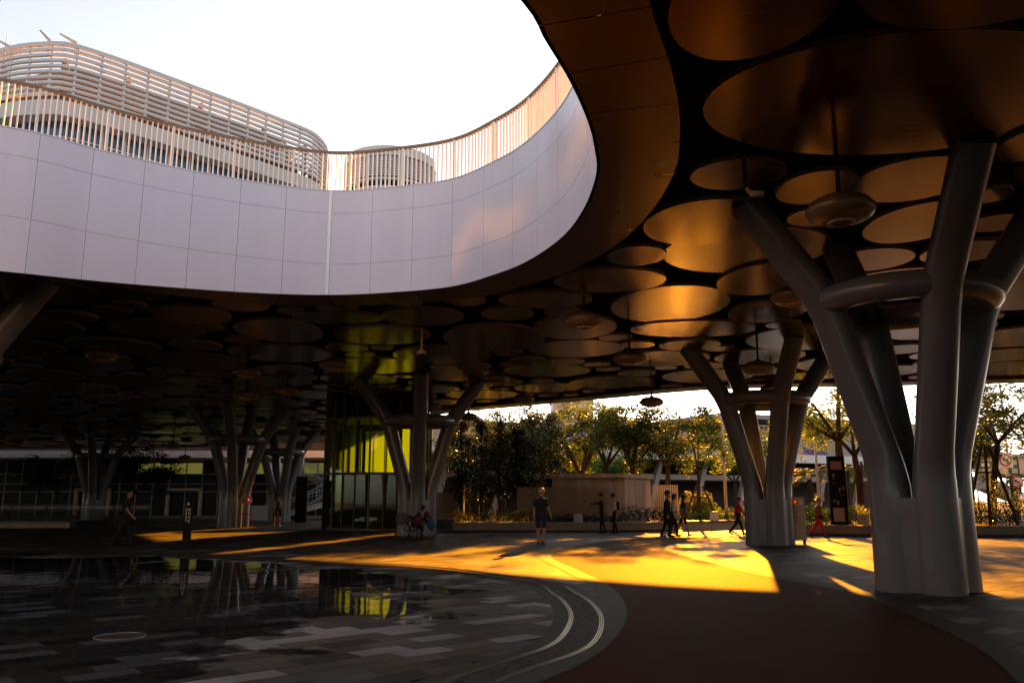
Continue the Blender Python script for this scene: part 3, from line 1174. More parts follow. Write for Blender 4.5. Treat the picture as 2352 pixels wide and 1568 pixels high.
# recessed strip of windows, then the white wall below
wl_ = [p - q * 1.1 for p, q in zip(pl, PN)]
sweep(wl_, PN, rect_prof(-.2, -.05, 26.4, zp + .05)).build('window_reveal', 'station_dark', hall)
sweep(pl, PN, rect_prof(-1.6, .0, zp - .001, zp + .2)).build('eave', 'build_white', hall)
for i in range(0, len(pl) - 2, 2):
    if i < 10:
        continue
    A, B = wl_[i].lerp(wl_[i + 2], .04), wl_[i].lerp(wl_[i + 2], .96)
    w = link('window', None, hall)
    for (z0, z1) in ((26.45, 27.3), (27.38, zp - .05)):
        MB().add([(A.x, A.y, z0), (B.x, B.y, z0), (B.x, B.y, z1), (A.x, A.y, z1)], [(0, 1, 2, 3)]).build('pane', 'win_blue', w)
    MB().bar((wl_[i].x, wl_[i].y, 26.4), (wl_[i].x, wl_[i].y, zp), .12).build('frame', 'build_white', w)
    MB().bar((A.x, A.y, 27.34), (B.x, B.y, 27.34), .08).build('transom', 'build_white', w)
sweep(pl, PN, rect_prof(-1.6, .05, 26.1, 26.42)).build('sill', 'build_white', hall)
for k in range(4):
    sweep(pl[:16], PN[:16], rect_prof(-.9, -.7 - .03 * k, 26.9 + k * .4, 27.08 + k * .4)).build('louvre', 'louver', hall)
sweep(pl, PN, rect_prof(-.5, .0, 9.16, 26.1)).build('wall', 'build_white', hall)
# roof davits and lightning rods
for px, py, tx, ty in ((158, 99, 138, 78), (97, 95, 92, 70), (3, 108, -6, 92)):
    a = gz(px, py, ZT) - Vector((0, -1, 0))
    b = gy(tx, ty, a.y)
    mid = Vector((a.x, a.y, a.z + .55))
    dv = thing('roof_davit', 'small davit arm on the rim of the louvred roof, %s' % ('thickest and leaning far over' if px == 158 else 'thin and nearly upright' if px == 97 else 'cut by the picture edge'), 'davit', (0, 0, 0), group='davits on the louvred roof')
    MB().bar((a.x, a.y, a.z - .5), mid, .18).build('mast', 'pole_grey', dv)
    MB().tube([mid, b], [.13, .06], 8).build('arm', 'pole_grey', dv, smooth=True)
for px, py in ((16, 78), (258, 112)):
    a = gy(px, py, 55 if px < 100 else 60)
    tag(MB().tube([(a.x, a.y, a.z - 2.4), (a.x, a.y, a.z)], [.04, .015], 6).build('lightning_rod', 'pole_grey'), 'thin lightning rod on the louvred roof, %s' % ('near the picture edge' if px < 100 else 'halfway down its slope'), 'lightning rod', 'lightning rods')

# round tower to its right
TWX = gy(897, 400, 85)
tw = thing('round_tower', 'round white tower with fine dark louvres behind the lowest part of the railing', 'building', (TWX.x, TWX.y, 0))
r_ = 4.9
ztop = gy(897, 334, 80.3).z
MB().lathe([(r_, ztop - 1.1), (r_ + .05, ztop - 1.05), (r_ + .05, ztop - .1), (r_ - .1, ztop), (.1, ztop + .05)], seg=64).build('roof_rim', 'build_white', tw, smooth=False)
for k in range(8):
    z = ztop - 1.35 - k * .26
    MB().lathe([(r_ - .25, z - .05), (r_ - .06, z - .05), (r_ - .06, z + .05), (r_ - .25, z + .05)], seg=64).build('louvre', 'louver', tw)
MB().lathe([(r_ - .5, 0), (r_ - .5, ztop - 1)], seg=48).build('core', 'win_dark', tw)
for k in range(26):
    a = 2 * math.pi * k / 26
    MB().box(((r_ - .05) * math.cos(a), (r_ - .05) * math.sin(a), ztop - 2.8), (.18, .14, 3.6), a).build('fin', 'build_white', tw)
for z in (ztop - 3.6, ztop - 4.5):
    MB().lathe([(r_ - .3, z - .09), (r_, z - .09), (r_, z + .09), (r_ - .3, z + .09)], seg=64).build('band', 'build_white', tw)
MB().lathe([(r_ - .1, 0), (r_ - .1, ztop - 5)], seg=48).build('wall', 'build_white', tw)

# ================================================================== glass lift tower
LX, LY, LR = -7.1, 44.6, 2.75
lift = thing('lift_tower', 'round lift tower of green glass glowing yellow inside', 'lift tower', (LX, LY, 0))
ZM = 2.8
NPAN = 24
for tier, (z0, z1) in enumerate(((.12, ZM - .06), (ZM + .06, 5.55), (5.65, 9.0))):
    for k in range(NPAN):
        a0, a1 = 2 * math.pi * (k + .015) / NPAN, 2 * math.pi * (k + .985) / NPAN
        am = (a0 + a1) / 2
        back = math.sin(am) > -.05
        vs, fs = [], []
        for j in range(4):
            a = a0 + (a1 - a0) * j / 3
            for r_ in (LR, LR - .03):
                for z in (z0, z1):
                    vs.append((r_ * math.cos(a), r_ * math.sin(a), z))
        for j in range(3):
            b = 4 * j
            fs += [(b, b + 4, b + 5, b + 1), (b + 2, b + 3, b + 7, b + 6)]
        MB().add(vs, fs).build('glass_panel', 'win_dark' if tier == 2 else 'frosted' if back and tier else 'glass_clear', lift, smooth=True)
for k in range(NPAN):
    a = 2 * math.pi * k / NPAN
    wide = k % 3 == 0
    MB().box(((LR + .03) * math.cos(a), (LR + .03) * math.sin(a), 4.6), (.1, .09 if wide else .035, 9.2), a).build('mullion', 'cabinet_dark', lift)
for z in (.06, ZM, 5.6, 8.2):
    MB().lathe([(LR - .1, z - .06), (LR + .07, z - .06), (LR + .07, z + .06), (LR - .1, z + .06)], seg=48).build('floor_ring', 'cabinet_dark', lift)
# shaft frame and the car
for x, y in ((-1.0, -.6), (1.0, -.6), (-1.0, 1.2), (1.0, 1.2)):
    MB().box((x, y, 4.6), (.16, .16, 9.2)).build('shaft_post', 'shaft', lift)
for z in (2.7, 5.3, 7.6):
    MB().box((0, -.6, z), (2.0, .12, .16)).box((0, 1.2, z), (2.0, .12, .16)).build('shaft_beam', 'shaft', lift)
MB().box((0, .3, 1.35), (3.6, 2.4, 2.5)).build('dark_core', 'shaft', lift)  # box added to keep the lower glass tier dark, tinted green
car = MB()
car.box((.1, .3, 6.2), (1.7, 1.5, .12)).box((.1, .3, 8.4), (1.7, 1.5, .14)).box((.92, .3, 7.3), (.06, 1.5, 2.1))
car.build('car', 'shaft', lift)

# information pylon beside the tower
P = gz(755, 1217)
py_ = thing('information_pylon', 'tall black information pylon beside the glass lift tower', 'sign', P)
MB().box((0, 0, 1.24), (.68, .2, 2.48)).build('body', 'black_sign', py_)
MB().box((.1, -.105, .95), (.2, .012, .26)).build('notice', 'sign_white', py_)
ic = MB()
for dx in (-.06, .07):
    ic.lathe([(.028, 0), (.028, .01)], (dx + .08, -.108, 2.12), 10)
    ic.box((dx + .08, -.104, 1.98), (.06, .01, .2))
    ic.box((dx + .065, -.104, 1.82), (.02, .01, .14)).box((dx + .095, -.104, 1.82), (.02, .01, .14))
ic.build('restroom_symbol', 'sign_white', py_)
MB().box((.02, -.102, .18), (.03, .01, .03)).build('indicator', 'red_lamp', py_)

# slim totem by the wet floor
P = gz(427, 1258)
tt = thing('totem_sign', 'slim black totem with small white pictograms at the edge of the wet floor', 'sign', P)
MB().box((0, 0, .74), (.24, .09, 1.48)).build('body', 'black_sign', tt)
s_ = MB()
s_.add([(-.05, -.048, 1.33), (.05, -.048, 1.33), (0, -.048, 1.42)], [(0, 1, 2)])
s_.build('warning_triangle', 'sign_white', tt)
for k in range(4):
    z = 1.18 - k * .12
    MB().box((.045, -.047, z), (.07, .008, .08)).build('pictogram', 'cabinet', tt)
MB().box((-.05, -.047, 1.02), (.035, .008, .42)).build('lettering', 'cabinet', tt)

# ================================================================== far hall with a glass front on the left
fh = thing('glass_hall', 'long glass-fronted hall with a white eave under the far end of the canopy', 'building')
x0, x1, YB = -58, -13.5, 88
FZ = [0, 2.4, 3.2, 4.2, 5.4]
g_ = 0
nb = 26
for i in range(nb):
    xa, xb = x0 + (x1 - x0) * i / nb, x0 + (x1 - x0) * (i + 1) / nb
    for j in range(4):
        MB().add([(xa + .06, YB, FZ[j] + .05), (xb - .06, YB, FZ[j] + .05), (xb - .06, YB, FZ[j + 1] - .05), (xa + .06, YB, FZ[j + 1] - .05)], [(0, 1, 2, 3)]).build('pane', 'lit_window' if j == 3 and 9 < i < 24 and i % 5 else 'win_dark', fh)
    MB().box((xa, YB - .04, 2.7), (.09, .16, 5.4)).build('mullion', 'mullion', fh)
for j in range(1, 4):
    MB().box(((x0 + x1) / 2, YB - .035, FZ[j]), (x1 - x0, .13, .07)).build('transom', 'mullion', fh)
for xd in (-34.0, -43.5):
    d = link('doorway', None, fh)
    for dx in (-1.7, 1.7):
        MB().box((xd + dx, YB - .3, 1.3), (.25, .5, 2.6)).build('jamb', 'cream', d)
    MB().box((xd, YB - .3, 2.62), (3.65, .5, .22)).build('lintel', 'cream', d)
MB().box(((x0 + x1) / 2, YB - 1.0, 5.6), (x1 - x0 + 2, 3.0, .14)).build('soffit', 'station_dark', fh)
MB().box(((x0 + x1) / 2, YB - 2.2, 6.15), (x1 - x0 + 2, .6, .7)).build('eave', 'station_white', fh)
MB().box(((x0 + x1) / 2, YB + 6.2, 6.0), (x1 - x0, 12, 12)).build('mass', 'station_dark', fh)
MB().box(((x0 + x1) / 2, YB + .4, 5.9), (x1 - x0, .5, 1.0)).build('head_wall', 'station_dark', fh)

# raised planter box with pale front slabs at the left
P = gz(75, 1212)
pb = thing('stone_bench', 'low dark bench with pale stone front slabs at the left picture edge', 'bench', P)
for k in range(7):
    MB().box((-5.2 + k * 1.02 + .5, 0, .14), (1.0, .3, .27)).build('front_slab', 'cream', pb)
MB().box((-1.7, .5, .33), (7.3, 1.2, .08)).build('seat', 'granite_dark', pb)
MB().box((-1.7, .55, .15), (7.1, .78, .29)).build('body', 'granite_dark', pb)
gr = thing('glass_balustrade', 'glass balustrade with a thin shiny top rail behind the stone bench', 'balustrade', (P.x, P.y + 3, 0))
for k in range(6):
    MB().box((-6 + k * 2.0, 0, .62), (1.9, .02, 1.05)).build('glass_pane', 'glass_rail', gr)
    MB().box((-7 + k * 2.0, 0, .6), (.06, .08, 1.2)).build('post', 'dark_metal', gr)
MB().tube([(-7, 0, 1.22), (5, 0, 1.22)], .03, 8).build('top_rail', 'steel', gr, smooth=True)

# spiral stair and its drum, between the dark pillar and the pylon
SX, SY = gz(690, 1188).x + 1.3, 69.0
st = thing('spiral_stair', 'curved stair with thin railings winding up past a grey column', 'stair', (SX, SY, 0))
rs0, rs1 = 2.2, 4.0
NS = 24
def sp(k, r, z=0.0):
    a = R(-120) + R(9.5) * k
    return (r * math.cos(a), r * math.sin(a), k * .165 + z)
for k in range(NS):
    a, b, c, d = sp(k, rs0), sp(k, rs1), sp(k + 1, rs1), sp(k + 1, rs0)
    MB().add([(p[0], p[1], k * .165 + dz) for dz in (.0, .06) for p in (a, b, c, d)], [(0, 3, 2, 1), (4, 5, 6, 7), (0, 1, 5, 4), (1, 2, 6, 5), (2, 3, 7, 6), (3, 0, 4, 7)]).build('tread', 'kerb', st)
for r_ in (rs0, rs1):
    vs = [sp(k, r_, dz) for k in range(NS + 1) for dz in (-.32, .1)]
    MB().add(vs, [(2 * k, 2 * k + 2, 2 * k + 3, 2 * k + 1) for k in range(NS)]).build('stringer', 'pole_grey', st)
    MB().tube([sp(k, r_, 1.0) for k in range(NS + 1)], .03, 6).build('stair_rail', 'pole_grey', st, smooth=True)
    MB().tube([sp(k, r_, .75) for k in range(NS + 1)], .016, 5).build('stair_rail', 'pole_grey', st, smooth=True)
    for k in range(0, NS + 1):
        MB().bar(sp(k, r_, .05), sp(k, r_, 1.0), .03).build('baluster', 'pole_grey', st)
MB().tube([(0, 0, 0), (0, 0, 6.6)], .45, 20).build('column', 'pillar', st, smooth=True)
v_ = MB().prism([(-3.8, -3.2), (-2.9, -3.9), (-.3, -4.0), (-.3, -3.6), (-3.6, -2.8)], 0, 1.1)
v_.build('base_wall', 'station_white', st)
MB().lathe([(.3, 6.28), (2.7, 6.3), (3.1, 6.42), (3.1, 6.5), (.3, 6.5)], (.2, -.5, 0), 40).build('ceiling_dish', 'station_white', st, smooth=False)
ws = thing('wall_screen', 'dark wall behind the curved stair under the canopy', 'wall', (SX + 6, SY + 6, 0))
MB().box((0, 0, 3.4), (9, .4, 6.8)).build('panel', 'station_dark', ws)
for k in range(6):
    MB().box((-4 + k * 1.6, -.22, 3.4), (.06, .04, 6.8)).build('rib', 'mullion', ws)
p2 = gz(592, 1196)
py2 = thing('wayfinding_post', 'black wayfinding post beside the foot of the curved stair', 'sign', (gz(686, 1200).x, 58, 0))
MB().box((0, 0, 1.55), (.75, .2, 3.1)).build('body', 'black_sign', py2)
MB().add([(-.05, -.11, 2.3), (.05, -.11, 2.3), (0, -.11, 2.4)], [(0, 1, 2)]).build('arrow', 'pole_grey', py2)

# ================================================================== metro station across the road
YS = 84.0
stn = thing('metro_station', 'grey metro station with a white band and purple lettering behind the trees', 'building')
xa, xb = -10.0, 60.0
zA, zB, zC = 5.35, 6.2, 8.25
STA = R(27.0)
S_P, S_L = Vector((11.2, 78.0, 0)), Vector((12.0, YS, 0))          # the front runs obliquely away to the right
SM = Matrix.Rotation(STA, 3, 'Z')
stn.rotation_euler = (0, 0, STA)
stn.location = S_P - SM @ S_L


def on_front(px, py, d):
    """point of the station's own axes seen at a pixel, on its plane y = YS + d"""
    x, dy, dz = _dir(px, py)
    D = SM.transposed() @ Vector((x, dy, dz))
    O = SM.transposed() @ (Vector((0, 0, CAM_H)) - stn.location)
    t = (YS + d - O.y) / D.y
    return O + D * t
MB().box(((xa + xb) / 2, YS + .6, (zA + zB) / 2), (xb - xa, 1.2, zB - zA)).build('white_band', 'station_white', stn)
MB().box(((xa + xb) / 2, YS + 2, (zB + zC) / 2), (xb - xa, 1.2, zC - zB + .1)).build('upper_wall', 'station_wall', stn)
MB().box(((xa + xb) / 2, YS + 8, zA + .6), (xb - xa, 14, .5)).build('slab', 'station_dark', stn)
MB().box(((xa + xb) / 2, YS + 14, zA / 2 + .4), (xb - xa, .5, zA + .8)).build('rear_wall', 'station_dark', stn)
MB().box(((xa + xb) / 2, YS + 9, 3.9), (xb - xa, 6, .55)).build('lower_band', 'station_white', stn)
for k in range(12):
    x = xa + 3 + k * 5.6
    MB().bar((x, YS + 2.5, 0), (x + 1.8, YS + 2.5, zA + .4), .5).build('raking_strut', 'station_wall', stn)
for k in range(70):
    MB().bar((xa + k * 1.0, YS + 1.6, zC), (xa + k * 1.0, YS + 1.6, zC + .95), .06).build('picket', 'cream', stn)
MB().bar((xa, YS + 1.6, zC + .97), (xb, YS + 1.6, zC + .97), .08).build('top_rail', 'cream', stn)
# long roof above the entrance on the right
zr = 10.2
MB().box((47, YS + 10, zr), (44, 16, .5)).build('roof', 'station_wall', stn)
MB().box((47, YS + 13, zr - 1.4), (40, 8, 2.4)).build('clerestory', 'station_white', stn)
for k in range(9):
    MB().box((27 + k * 4.8, YS + 5, zr - 1.4), (.3, .3, 2.6)).build('post', 'station_wall', stn)


def text_mesh(name, body, size, mat, parent, loc, rz=0.0, depth=.03, align='LEFT'):
    cu = bpy.data.curves.new(name, 'FONT')
    cu.body = body
    cu.size = size
    cu.extrude = depth
    cu.align_x = align
    t_ = bpy.data.objects.new(name, cu)
    COL.objects.link(t_)
    dg = bpy.context.evaluated_depsgraph_get()
    me = bpy.data.meshes.new_from_object(t_.evaluated_get(dg))
    bpy.data.objects.remove(t_)
    me.materials.clear(); me.materials.append(MATS[mat])
    o = link(name, me, parent, loc)
    o.rotation_euler = (R(90), 0, rz)
    return o


q, q2, q3 = on_front(1846, 1042, 1.34), on_front(1846, 1024, 1.34), on_front(1900, 1042, 1.34)
lt = text_mesh('station_lettering', 'Station', (q2.z - q.z) * 1.3, 'purple', stn, (q.x, YS + 1.34, max(q.z, zB + .04)), depth=.05)
lt.scale.x = (q3.x - q.x) / max(.1, lt.dimensions.x)
q = on_front(1696, 1042, 1.34)
lt = text_mesh('station_lettering', 's', (q2.z - q.z) * 1.3, 'purple', stn, (q.x, YS + 1.34, max(q.z, zB + .04)), depth=.05)
# large purple sign strokes, mostly hidden by the trees
sg = MB()
def stroke(pts, w):
    P3 = [on_front(x, y, 1.3) for x, y in pts]
    for a, b in zip(P3[:-1], P3[1:]):
        sg.bar(a, b, w, .12)
stroke([(1462, 985), (1458, 1004), (1466, 1022), (1485, 1030), (1508, 1024)], .8)
stroke([(1478, 1003), (1492, 1010)], .7)
stroke([(1566, 992), (1562, 1030)], .75)
stroke([(1594, 990), (1590, 1008), (1600, 1016)], .6)
for x, y, r_ in ((1567, 975, .5), (1596, 978, .42)):
    sg.ball(on_front(x, y, 1.25), (r_, .15, r_), 12, 8)
tag(sg.build('purple_emblem', 'purple', stn), kind='stuff')
# high block in pale haze beyond
bk = thing('distant_block', 'pale high block faint in the glare above the tree crowns', 'building', (gy(1312, 950, 150).x, 150, 0))
MB().box((0, 0, 9.5), (7, 10, 19)).build('wall', 'cream', bk)
for i in range(2):
    for j in range(4):
        w = link('window', None, bk)
        MB().box((-1.6 + i * 3.2, -5.02, 6 + j * 3.4), (1.8, .06, 1.6)).build('pane', 'win_dark', w)
MB().box((0, 0, 19.2), (7.5, 10.6, .5)).build('roof', 'kerb', bk)

# ================================================================== planters
def planter(name, label, pts, depth_pts, h=.45):
    root = thing(name, label, 'planter')
    front = resample(catmull([gz(*p) for p in pts], False, 8), .9)
    N = normals2d(front)
    if N[len(N) // 2].y < 0:
        N = [-q for q in N]
    sweep(front, [-q for q in N], [(0, .1), (0.0, h - .06), (.05, h - .06), (.05, h), (-.45, h), (-.45, .1)]).build('kerb_stone', 'kerb', root)
    sweep(front, [-q for q in N], [(-.10, -.02), (-.10, .11), (-.5, .11), (-.5, -.02)]).build('plinth', 'station_dark', root)
    poly = [(p.x + q.x * .4, p.y + q.y * .4) for p, q in zip(front, N)] + depth_pts
    b = sheet('soil', poly, [], h - .05, 'soil', root)
    orient_up(b)
    return root


planter('planter_bed', 'long low kerbed planter bed below the trees, between the lift tower and the sunlit pillar', [(1040, 1222), (1200, 1222), (1350, 1222), (1480, 1221), (1562, 1219)], [(8.4, 47), (5.6, 47), (5.6, 54), (-4, 54), (-4, 46)])
pf = thing('stone_platform', 'low polished stone platform glinting white between the strolling pair and the sunlit pillar', 'platform')
a_, b_ = gz(1565, 1219), gz(1732, 1213)
MB().prism([(a_.x, a_.y), (b_.x, b_.y), (b_.x + 1.6, 46.0), (a_.x + 1.2, 46.0)], .40, .46).build('top_slab', 'polished_stone', pf)
MB().prism([(a_.x + .06, a_.y + .08), (b_.x - .06, b_.y + .08), (b_.x + 1.5, 45.9), (a_.x + 1.25, 45.9)], -.01, .40).build('base', 'kerb', pf)
fw = MB().add([(5.7, 47.6, .012), (16.5, 47.2, .012), (30, 47.2, .012), (30, 60, .012), (5.7, 60, .012)], [(0, 1, 2, 3, 4)])
tag(fw.build('street', 'sun_bounce_gloss'), kind='structure')  # unseen strip added behind the hedge, glossy to throw sun onto the discs
planter('planter_bed', 'low kerbed planter bed behind the nearest pillar, to the picture edge', [(1848, 1229), (2000, 1232), (2200, 1233), (2500, 1233)], [(40, 46), (15.5, 46)])
P = gz(1010, 1220)
gb = thing('granite_bench', 'polished dark granite bench end at the foot of the lift tower pillar', 'bench', (P.x, P.y, 0))
MB().box((-.6, .6, .36), (2.6, 1.2, .5)).build('seat_block', 'granite_dark', gb)
MB().box((-.6, .6, .055), (2.4, 1.0, .1)).build('plinth', 'kerb', gb)
MB().box((-.6, .02, .62), (2.6, .05, .03)).build('steel_trim', 'slot_steel', gb)

# ================================================================== concrete service block and fences
A = gz(1290, 1212); A.y = 44.0
blk = thing('concrete_block', 'weathered concrete service block with a coping, behind the planter', 'building')
bx0, bx1 = gy(1268, 1150, 44.5).x, gy(1436, 1150, 44.0).x
bx2 = gy(1499, 1150, 47).x
zt = gy(1436, 1096, 44).z
poly = [(bx0, 44.5), (bx1, 44.0), (bx2, 47.5), (bx0 + .2, 49)]
MB().prism(poly, 0, zt).build('wall', 'concrete', blk)
pc = [(bx0 - .12, 44.38), (bx1 + .05, 43.86), (bx2 + .2, 47.5), (bx0 + .1, 49.2)]
MB().prism(pc, zt + .003, zt + .2).build('coping', 'concrete', blk)


def slat_fence(name, label, a, b, z1, n, mat='fence_slat', z0=.4):
    root = thing(name, label, 'fence')
    a, b = Vector(a), Vector(b)
    d = (b - a)
    ang = math.atan2(d.y, d.x)
    me = MB().box((0, 0, (z1 + z0) / 2), (.075, .04, z1 - z0)).mesh('slat', mat)
    for k in range(n):
        p = a.lerp(b, k / (n - 1))
        link('slat', me, root, (p.x, p.y, 0), ang)
    for z in (z0 + .25, z1 - .2):
        MB().bar((a.x, a.y + .05, z), (b.x, b.y + .05, z), .05, .03).build('rail', mat, root)
    return root


p, q = gy(1502, 1150, 46.5), gy(1556, 1150, 46.0)
slat_fence('slat_fence', 'short upright slat fence joined to the concrete block', (p.x, 46.5, 0), (q.x, 46.0, 0), gy(1520, 1113, 46).z, 12, 'cream')
p, q = gy(1190, 1150, 43.4), gy(1392, 1150, 43.0)
slat_fence('slat_fence', 'dark slat fence in front of the concrete block', (p.x, 43.4, 0), (q.x, 43.0, 0), gy(1350, 1118, 43).z, 46, 'fence_slat')
p, q = gy(1002, 1150, 44.6), gy(1042, 1150, 44.4)
slat_fence('slat_fence', 'dark slat fence between the lift tower pillar and a concrete pier', (p.x, 44.6, 0), (q.x, 44.4, 0), gy(1020, 1130, 44.5).z, 11, 'fence_slat')
p = gy(1052, 1150, 44.6)
pier = thing('concrete_pier', 'square concrete pier standing among the columnar trees', 'pier', (p.x, 44.8, 0))
MB().box((0, 0, 1.3), (.62, .6, 2.6)).build('shaft', 'concrete', pier)
MB().box((0, 0, 2.68), (.8, .78, .14)).build('cap', 'concrete', pier)

# ================================================================== trees
grng = random.Random(77)


def leaf_quads(mb, centre, n, spread, size, flat=.5, mi=0, rng=grng, shell=False):
    cx, cy, cz = centre
    for _ in range(n):
        while True:
            x, y, z = rng.uniform(-1, 1), rng.uniform(-1, 1), rng.uniform(-1, 1)
            r2 = x * x + y * y + z * z
            if r2 < 1 and (not shell or r2 > .3):
                break
        c = Vector((cx + x * spread[0], cy + y * spread[1], cz + z * spread[2]))
        L_ = size * rng.uniform(.5, 1.55)
        a, b = rng.uniform(0, 6.283), rng.uniform(-1.3, 1.3) * (1 - flat)
        u = Vector((math.cos(a) * math.cos(b), math.sin(a) * math.cos(b), math.sin(b)))
        w = u.cross(Vector((rng.gauss(0, .6), rng.gauss(0, .6), 1))).normalized()
        W_ = L_ * rng.uniform(.28, .45)
        mb.add([c - u * L_ * .5, c + w * W_ * .5, c + u * L_ * .5, c - w * W_ * .5], [(0, 1, 2, 3)], mi)


def limb(mb, pts, r0, r1, seg=7):
    P = catmull(pts, False, 4)
    n = len(P)
    mb.tube(P, [r0 + (r1 - r0) * i / (n - 1) for i in range(n)], seg)


def spreading_tree(name, label, base, h, crown_r, leaf_mat, leaves=3600, trunk_r=.14, fork=.45, lean=(0, 0), bare=.0, size=.19, z0=0.0, seed=1):
    """feathery flame-tree habit: forked dark limbs, layered sprays of fine leaves"""
    rng = random.Random(seed)
    root = thing(name, label, 'tree', (base[0], base[1], z0))
    tr = MB()
    fz = h * fork
    f = Vector((lean[0] * .5, lean[1] * .5, fz))
    limb(tr, [Vector((0, 0, -.05)), Vector((lean[0] * .15 + rng.uniform(-.08, .08), 0, fz * .5)), f], trunk_r * 1.25, trunk_r * .85)
    tips = []
    nl = rng.randint(4, 6)
    for k in range(nl):
        a = 2 * math.pi * k / nl + rng.uniform(-.5, .5)
        rr = crown_r * rng.uniform(.45, .9)
        e = Vector((lean[0] + math.cos(a) * rr, lean[1] + math.sin(a) * rr, h * rng.uniform(.62, .96)))
        m1 = f.lerp(e, .45) + Vector((math.cos(a) * .18, math.sin(a) * .18, .25))
        limb(tr, [f, m1, e], trunk_r * .62, trunk_r * .14, 6)
        tips.append(e)
        for _ in range(3):
            s0 = m1.lerp(e, rng.uniform(.1, .8))
            a2 = a + rng.uniform(-1.2, 1.2)
            e2 = s0 + Vector((math.cos(a2) * crown_r * .42, math.sin(a2) * crown_r * .42, rng.uniform(.1, .9)))
            limb(tr, [s0, s0.lerp(e2, .5) + Vector((0, 0, .12)), e2], trunk_r * .25, trunk_r * .07, 5)
            tips.append(e2)
    tr.build('trunk', 'bark', root, smooth=True)
    cr = MB()
    per = int(leaves * 2.1 / (len(tips) * 4))
    for t in tips:
        for _ in range(4):
            c = t + Vector((rng.gauss(0, crown_r * .22), rng.gauss(0, crown_r * .22), rng.gauss(-.3, .6)))
            leaf_quads(cr, c, per, (crown_r * rng.uniform(.2, .34), crown_r * rng.uniform(.2, .34), rng.uniform(.2, .42)), size, .5, 0, rng)
    cr.build('crown', leaf_mat, root)
    return root


def columnar_tree(name, label, base, h, rad, leaf_mat, leaves=2600, z0=0.0, seed=1, low=.22, stakes=True):
    rng = random.Random(seed)
    root = thing(name, label, 'tree', (base[0], base[1], z0))
    tr = MB()
    limb(tr, [Vector((0, 0, -.05)), Vector((.04, 0, h * .5)), Vector((0, .03, h * .95))], .075, .02)
    for k in range(16):
        z = h * rng.uniform(low, .92)
        a = rng.uniform(0, 6.28)
        limb(tr, [Vector((0, 0, z)), Vector((math.cos(a) * rad * .5, math.sin(a) * rad * .5, z + .15)), Vector((math.cos(a) * rad * .9, math.sin(a) * rad * .9, z + .4))], .02, .008, 5)
    tr.build('trunk', 'bark', root, smooth=True)
    cr = MB()
    nb_ = 26
    for k in range(nb_):
        z = h * (low + (1 - low) * (k + rng.random()) / nb_)
        t = (z / h - low) / (1 - low)
        rr = rad * (.55 + .6 * math.sin(math.pi * min(1, t * .95 + .08))) * rng.uniform(.75, 1.15)
        a = rng.uniform(0, 6.28)
        leaf_quads(cr, (math.cos(a) * rr * .45, math.sin(a) * rr * .45, z), leaves // nb_, (rr * .75, rr * .75, h * .05), .13, .2, 0, rng)
    cr.build('crown', leaf_mat, root)
    if stakes:
        for k in range(3):
            a = 2.1 * k + .4
            MB().bar((math.cos(a) * .95, math.sin(a) * .95, 0), (math.cos(a) * .1, math.sin(a) * .1, 1.9), .06).build('stake', 'wood_stake', root)
        MB().tube([(.2 * math.cos(t), .2 * math.sin(t), 1.6) for t in np.linspace(0, 6.283, 9)[:-1]], .03, 5, closed=True).build('tie', 'wood_stake', root)
    return root


ZP = .4
def gx(px, Y):
    return gy(px, 1150, Y).x


